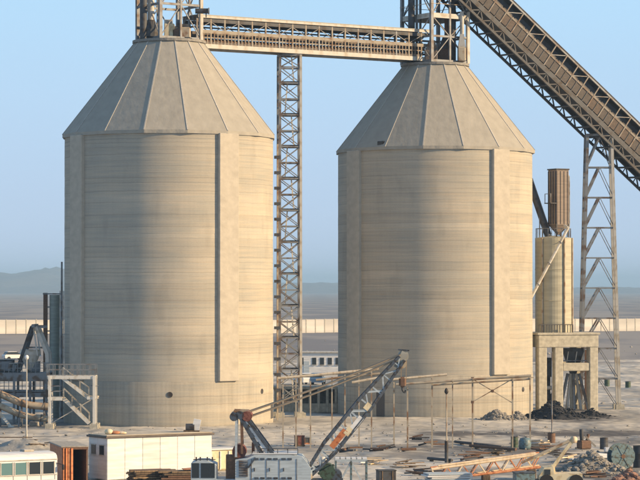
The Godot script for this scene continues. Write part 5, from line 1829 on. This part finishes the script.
	for k in 6:
		var a := TAU * k / 6.0
		bar(c, "spoke", Vector3(cos(a) * 0.15, R + sin(a) * 0.15, 0.42), Vector3(cos(a) * 0.85, R + sin(a) * 0.85, 0.42), 0.09, 0.03, M.drum_blue, Vector3.BACK)
	for x in [-0.6, 0.6]:
		box(c, "wedge", Vector3(x, 0.08, 0), Vector3(0.25, 0.18, 0.8), M.old_wood)
	# drums
	barrel("dark green oil drum beside the bluish round tank in the yard", ground_at(514.5, 447.5), M.drum_green, 0.3, 0.88)
	barrel("black oil drum standing alone behind the cable drum", ground_at(604, 449), M.dark_steel, 0.33, 0.9)
	barrel("rusty brown oil drum near the foot of the thin grey pole", ground_at(551.5, 443), M.rusty, 0.32, 0.85)
	barrel("black oil drum at the yard's edge beyond the cable drum", ground_at(639, 468), M.dark_steel, 0.42, 1.6)
	var vt := thing("round_tank", "squat bluish round tank next to a dark green drum", "tank", ground_at(525, 449))
	part(vt, "shell", lathe([Vector2(0.01, 0), Vector2(0.46, 0.02), Vector2(0.5, 0.15), Vector2(0.5, 0.65), Vector2(0.4, 0.86), Vector2(0.15, 0.93), Vector2(0.01, 0.93)], 20), M.drum_blue)
	tube(vt, "filler_cap", Vector3(0.1, 0.9, 0), Vector3(0.1, 1.0, 0), 0.12, M.steel)
	# white slab pieces
	var names := ["flat white slab lying behind the cable drum", "tilted white slab lying between rubble heap and cable drum"]
	for i in 2:
		var q := ground_at([612, 600][i], [452, 458][i])
		var o := thing("white_slab", names[i], "slab", q, 0.3 * i)
		part(o, "slab", bevel_box(Vector3([1.2, 1.5][i], 0.35, 0.8), 0.05), M.white_paint, Transform3D(Basis(Vector3.BACK, [0.0, -0.12][i]), Vector3(0, 0.18, 0)))
	# loose dark poles on the yard
	var nm := ["long dark steel pole lying flat in the yard before the pipe posts", "dark steel pole lying by the yard pole's foot", "long rusty rail lying across the yard near the round tank"]
	var ends := [[455, 444, 502, 449.5], [428, 461, 452, 463], [470, 448, 516, 452]]
	for i in 3:
		var a := ground_at(ends[i][0], ends[i][1]) + Vector3(0, 0.2, 0)
		var b2 := ground_at(ends[i][2], ends[i][3]) + Vector3(0, 0.2, 0)
		var o := thing("steel_pole", nm[i], "pole", a)
		tube(o, "shaft", Vector3.ZERO, b2 - a, 0.11, M.dark_steel if i < 2 else M.rusty)
		for f in [0.15, 0.85]:
			box(o, "block", (b2 - a) * f + Vector3(0, -0.14, 0), Vector3(0.3, 0.16, 0.5), M.old_wood)
	# dark scrap strewn along the middle of the yard
	var kinds := ["flat", "twisted", "short", "bundled", "broken", "curled", "narrow", "heaped"]
	for i in 8:
		var px: float = [340, 352, 372, 384, 402, 418, 428, 462][i]
		var py: float = [453, 451, 452, 450, 452, 440, 446, 462][i]
		var o := thing("scrap_piece", "%s piece of dark rusty scrap lying on the yard sand" % kinds[i], "scrap", ground_at(px, py), rng.randf_range(-0.6, 0.6))
		for k in 4:
			var a := Vector3(rng.randf_range(-0.8, 0.2), 0.08 + 0.07 * k, rng.randf_range(-0.4, 0.4))
			bar(o, "bar", a, a + Vector3(rng.randf_range(0.6, 1.3), rng.randf_range(-0.02, 0.2), rng.randf_range(-0.3, 0.3)), 0.16, 0.12, M.rusty if k % 2 else M.dark_steel)
	# broken planks, sheets and pipes strewn around the stack and the rubble
	var clutter := [
		[405, 468, 0.3, 0, "grey boards"], [422, 476, -0.4, 1, "rusty rods"], [366, 464, 0.6, 2, "pale offcuts"],
		[545, 452, 0.1, 1, "bent rusty rods"], [560, 458, -0.5, 0, "dark boards"], [574, 462, 0.7, 2, "cream offcuts"],
		[600, 478, 0.2, 1, "red brown rods"], [590, 466, -0.2, 0, "broken boards"], [634, 455, 0.4, 2, "white offcuts"],
		[496, 456, 0.0, 0, "split boards"], [476, 459, 0.5, 1, "short rusty rods"], [534, 446, -0.3, 2, "beige offcuts"]]
	for item in clutter:
		var o := thing("scrap_pile", "loose pile of %s left on the yard ground" % item[4], "scrap", ground_at(item[0], item[1]), item[2])
		for k in 9:
			var ln := rng.randf_range(0.7, 2.0)
			var c0 := Vector3(rng.randf_range(-0.7, 0.7), 0.07 + 0.05 * k, rng.randf_range(-0.6, 0.6))
			var dv := Vector3(1, rng.randf_range(-0.1, 0.12), rng.randf_range(-0.7, 0.7)).normalized() * ln * 0.5
			if item[3] == 0:
				bar(o, "board", c0 - dv, c0 + dv, 0.2, 0.05, M.old_wood if k % 3 else M.wood)
			elif item[3] == 1:
				tube(o, "rod", c0 - dv, c0 + dv, 0.05, M.rusty if k % 3 else M.dark_steel)
			else:
				bar(o, "offcut", c0 - dv, c0 + dv, 0.3, 0.08, [M.pipe_cream, M.white_paint, M.beige_steel][k % 3])
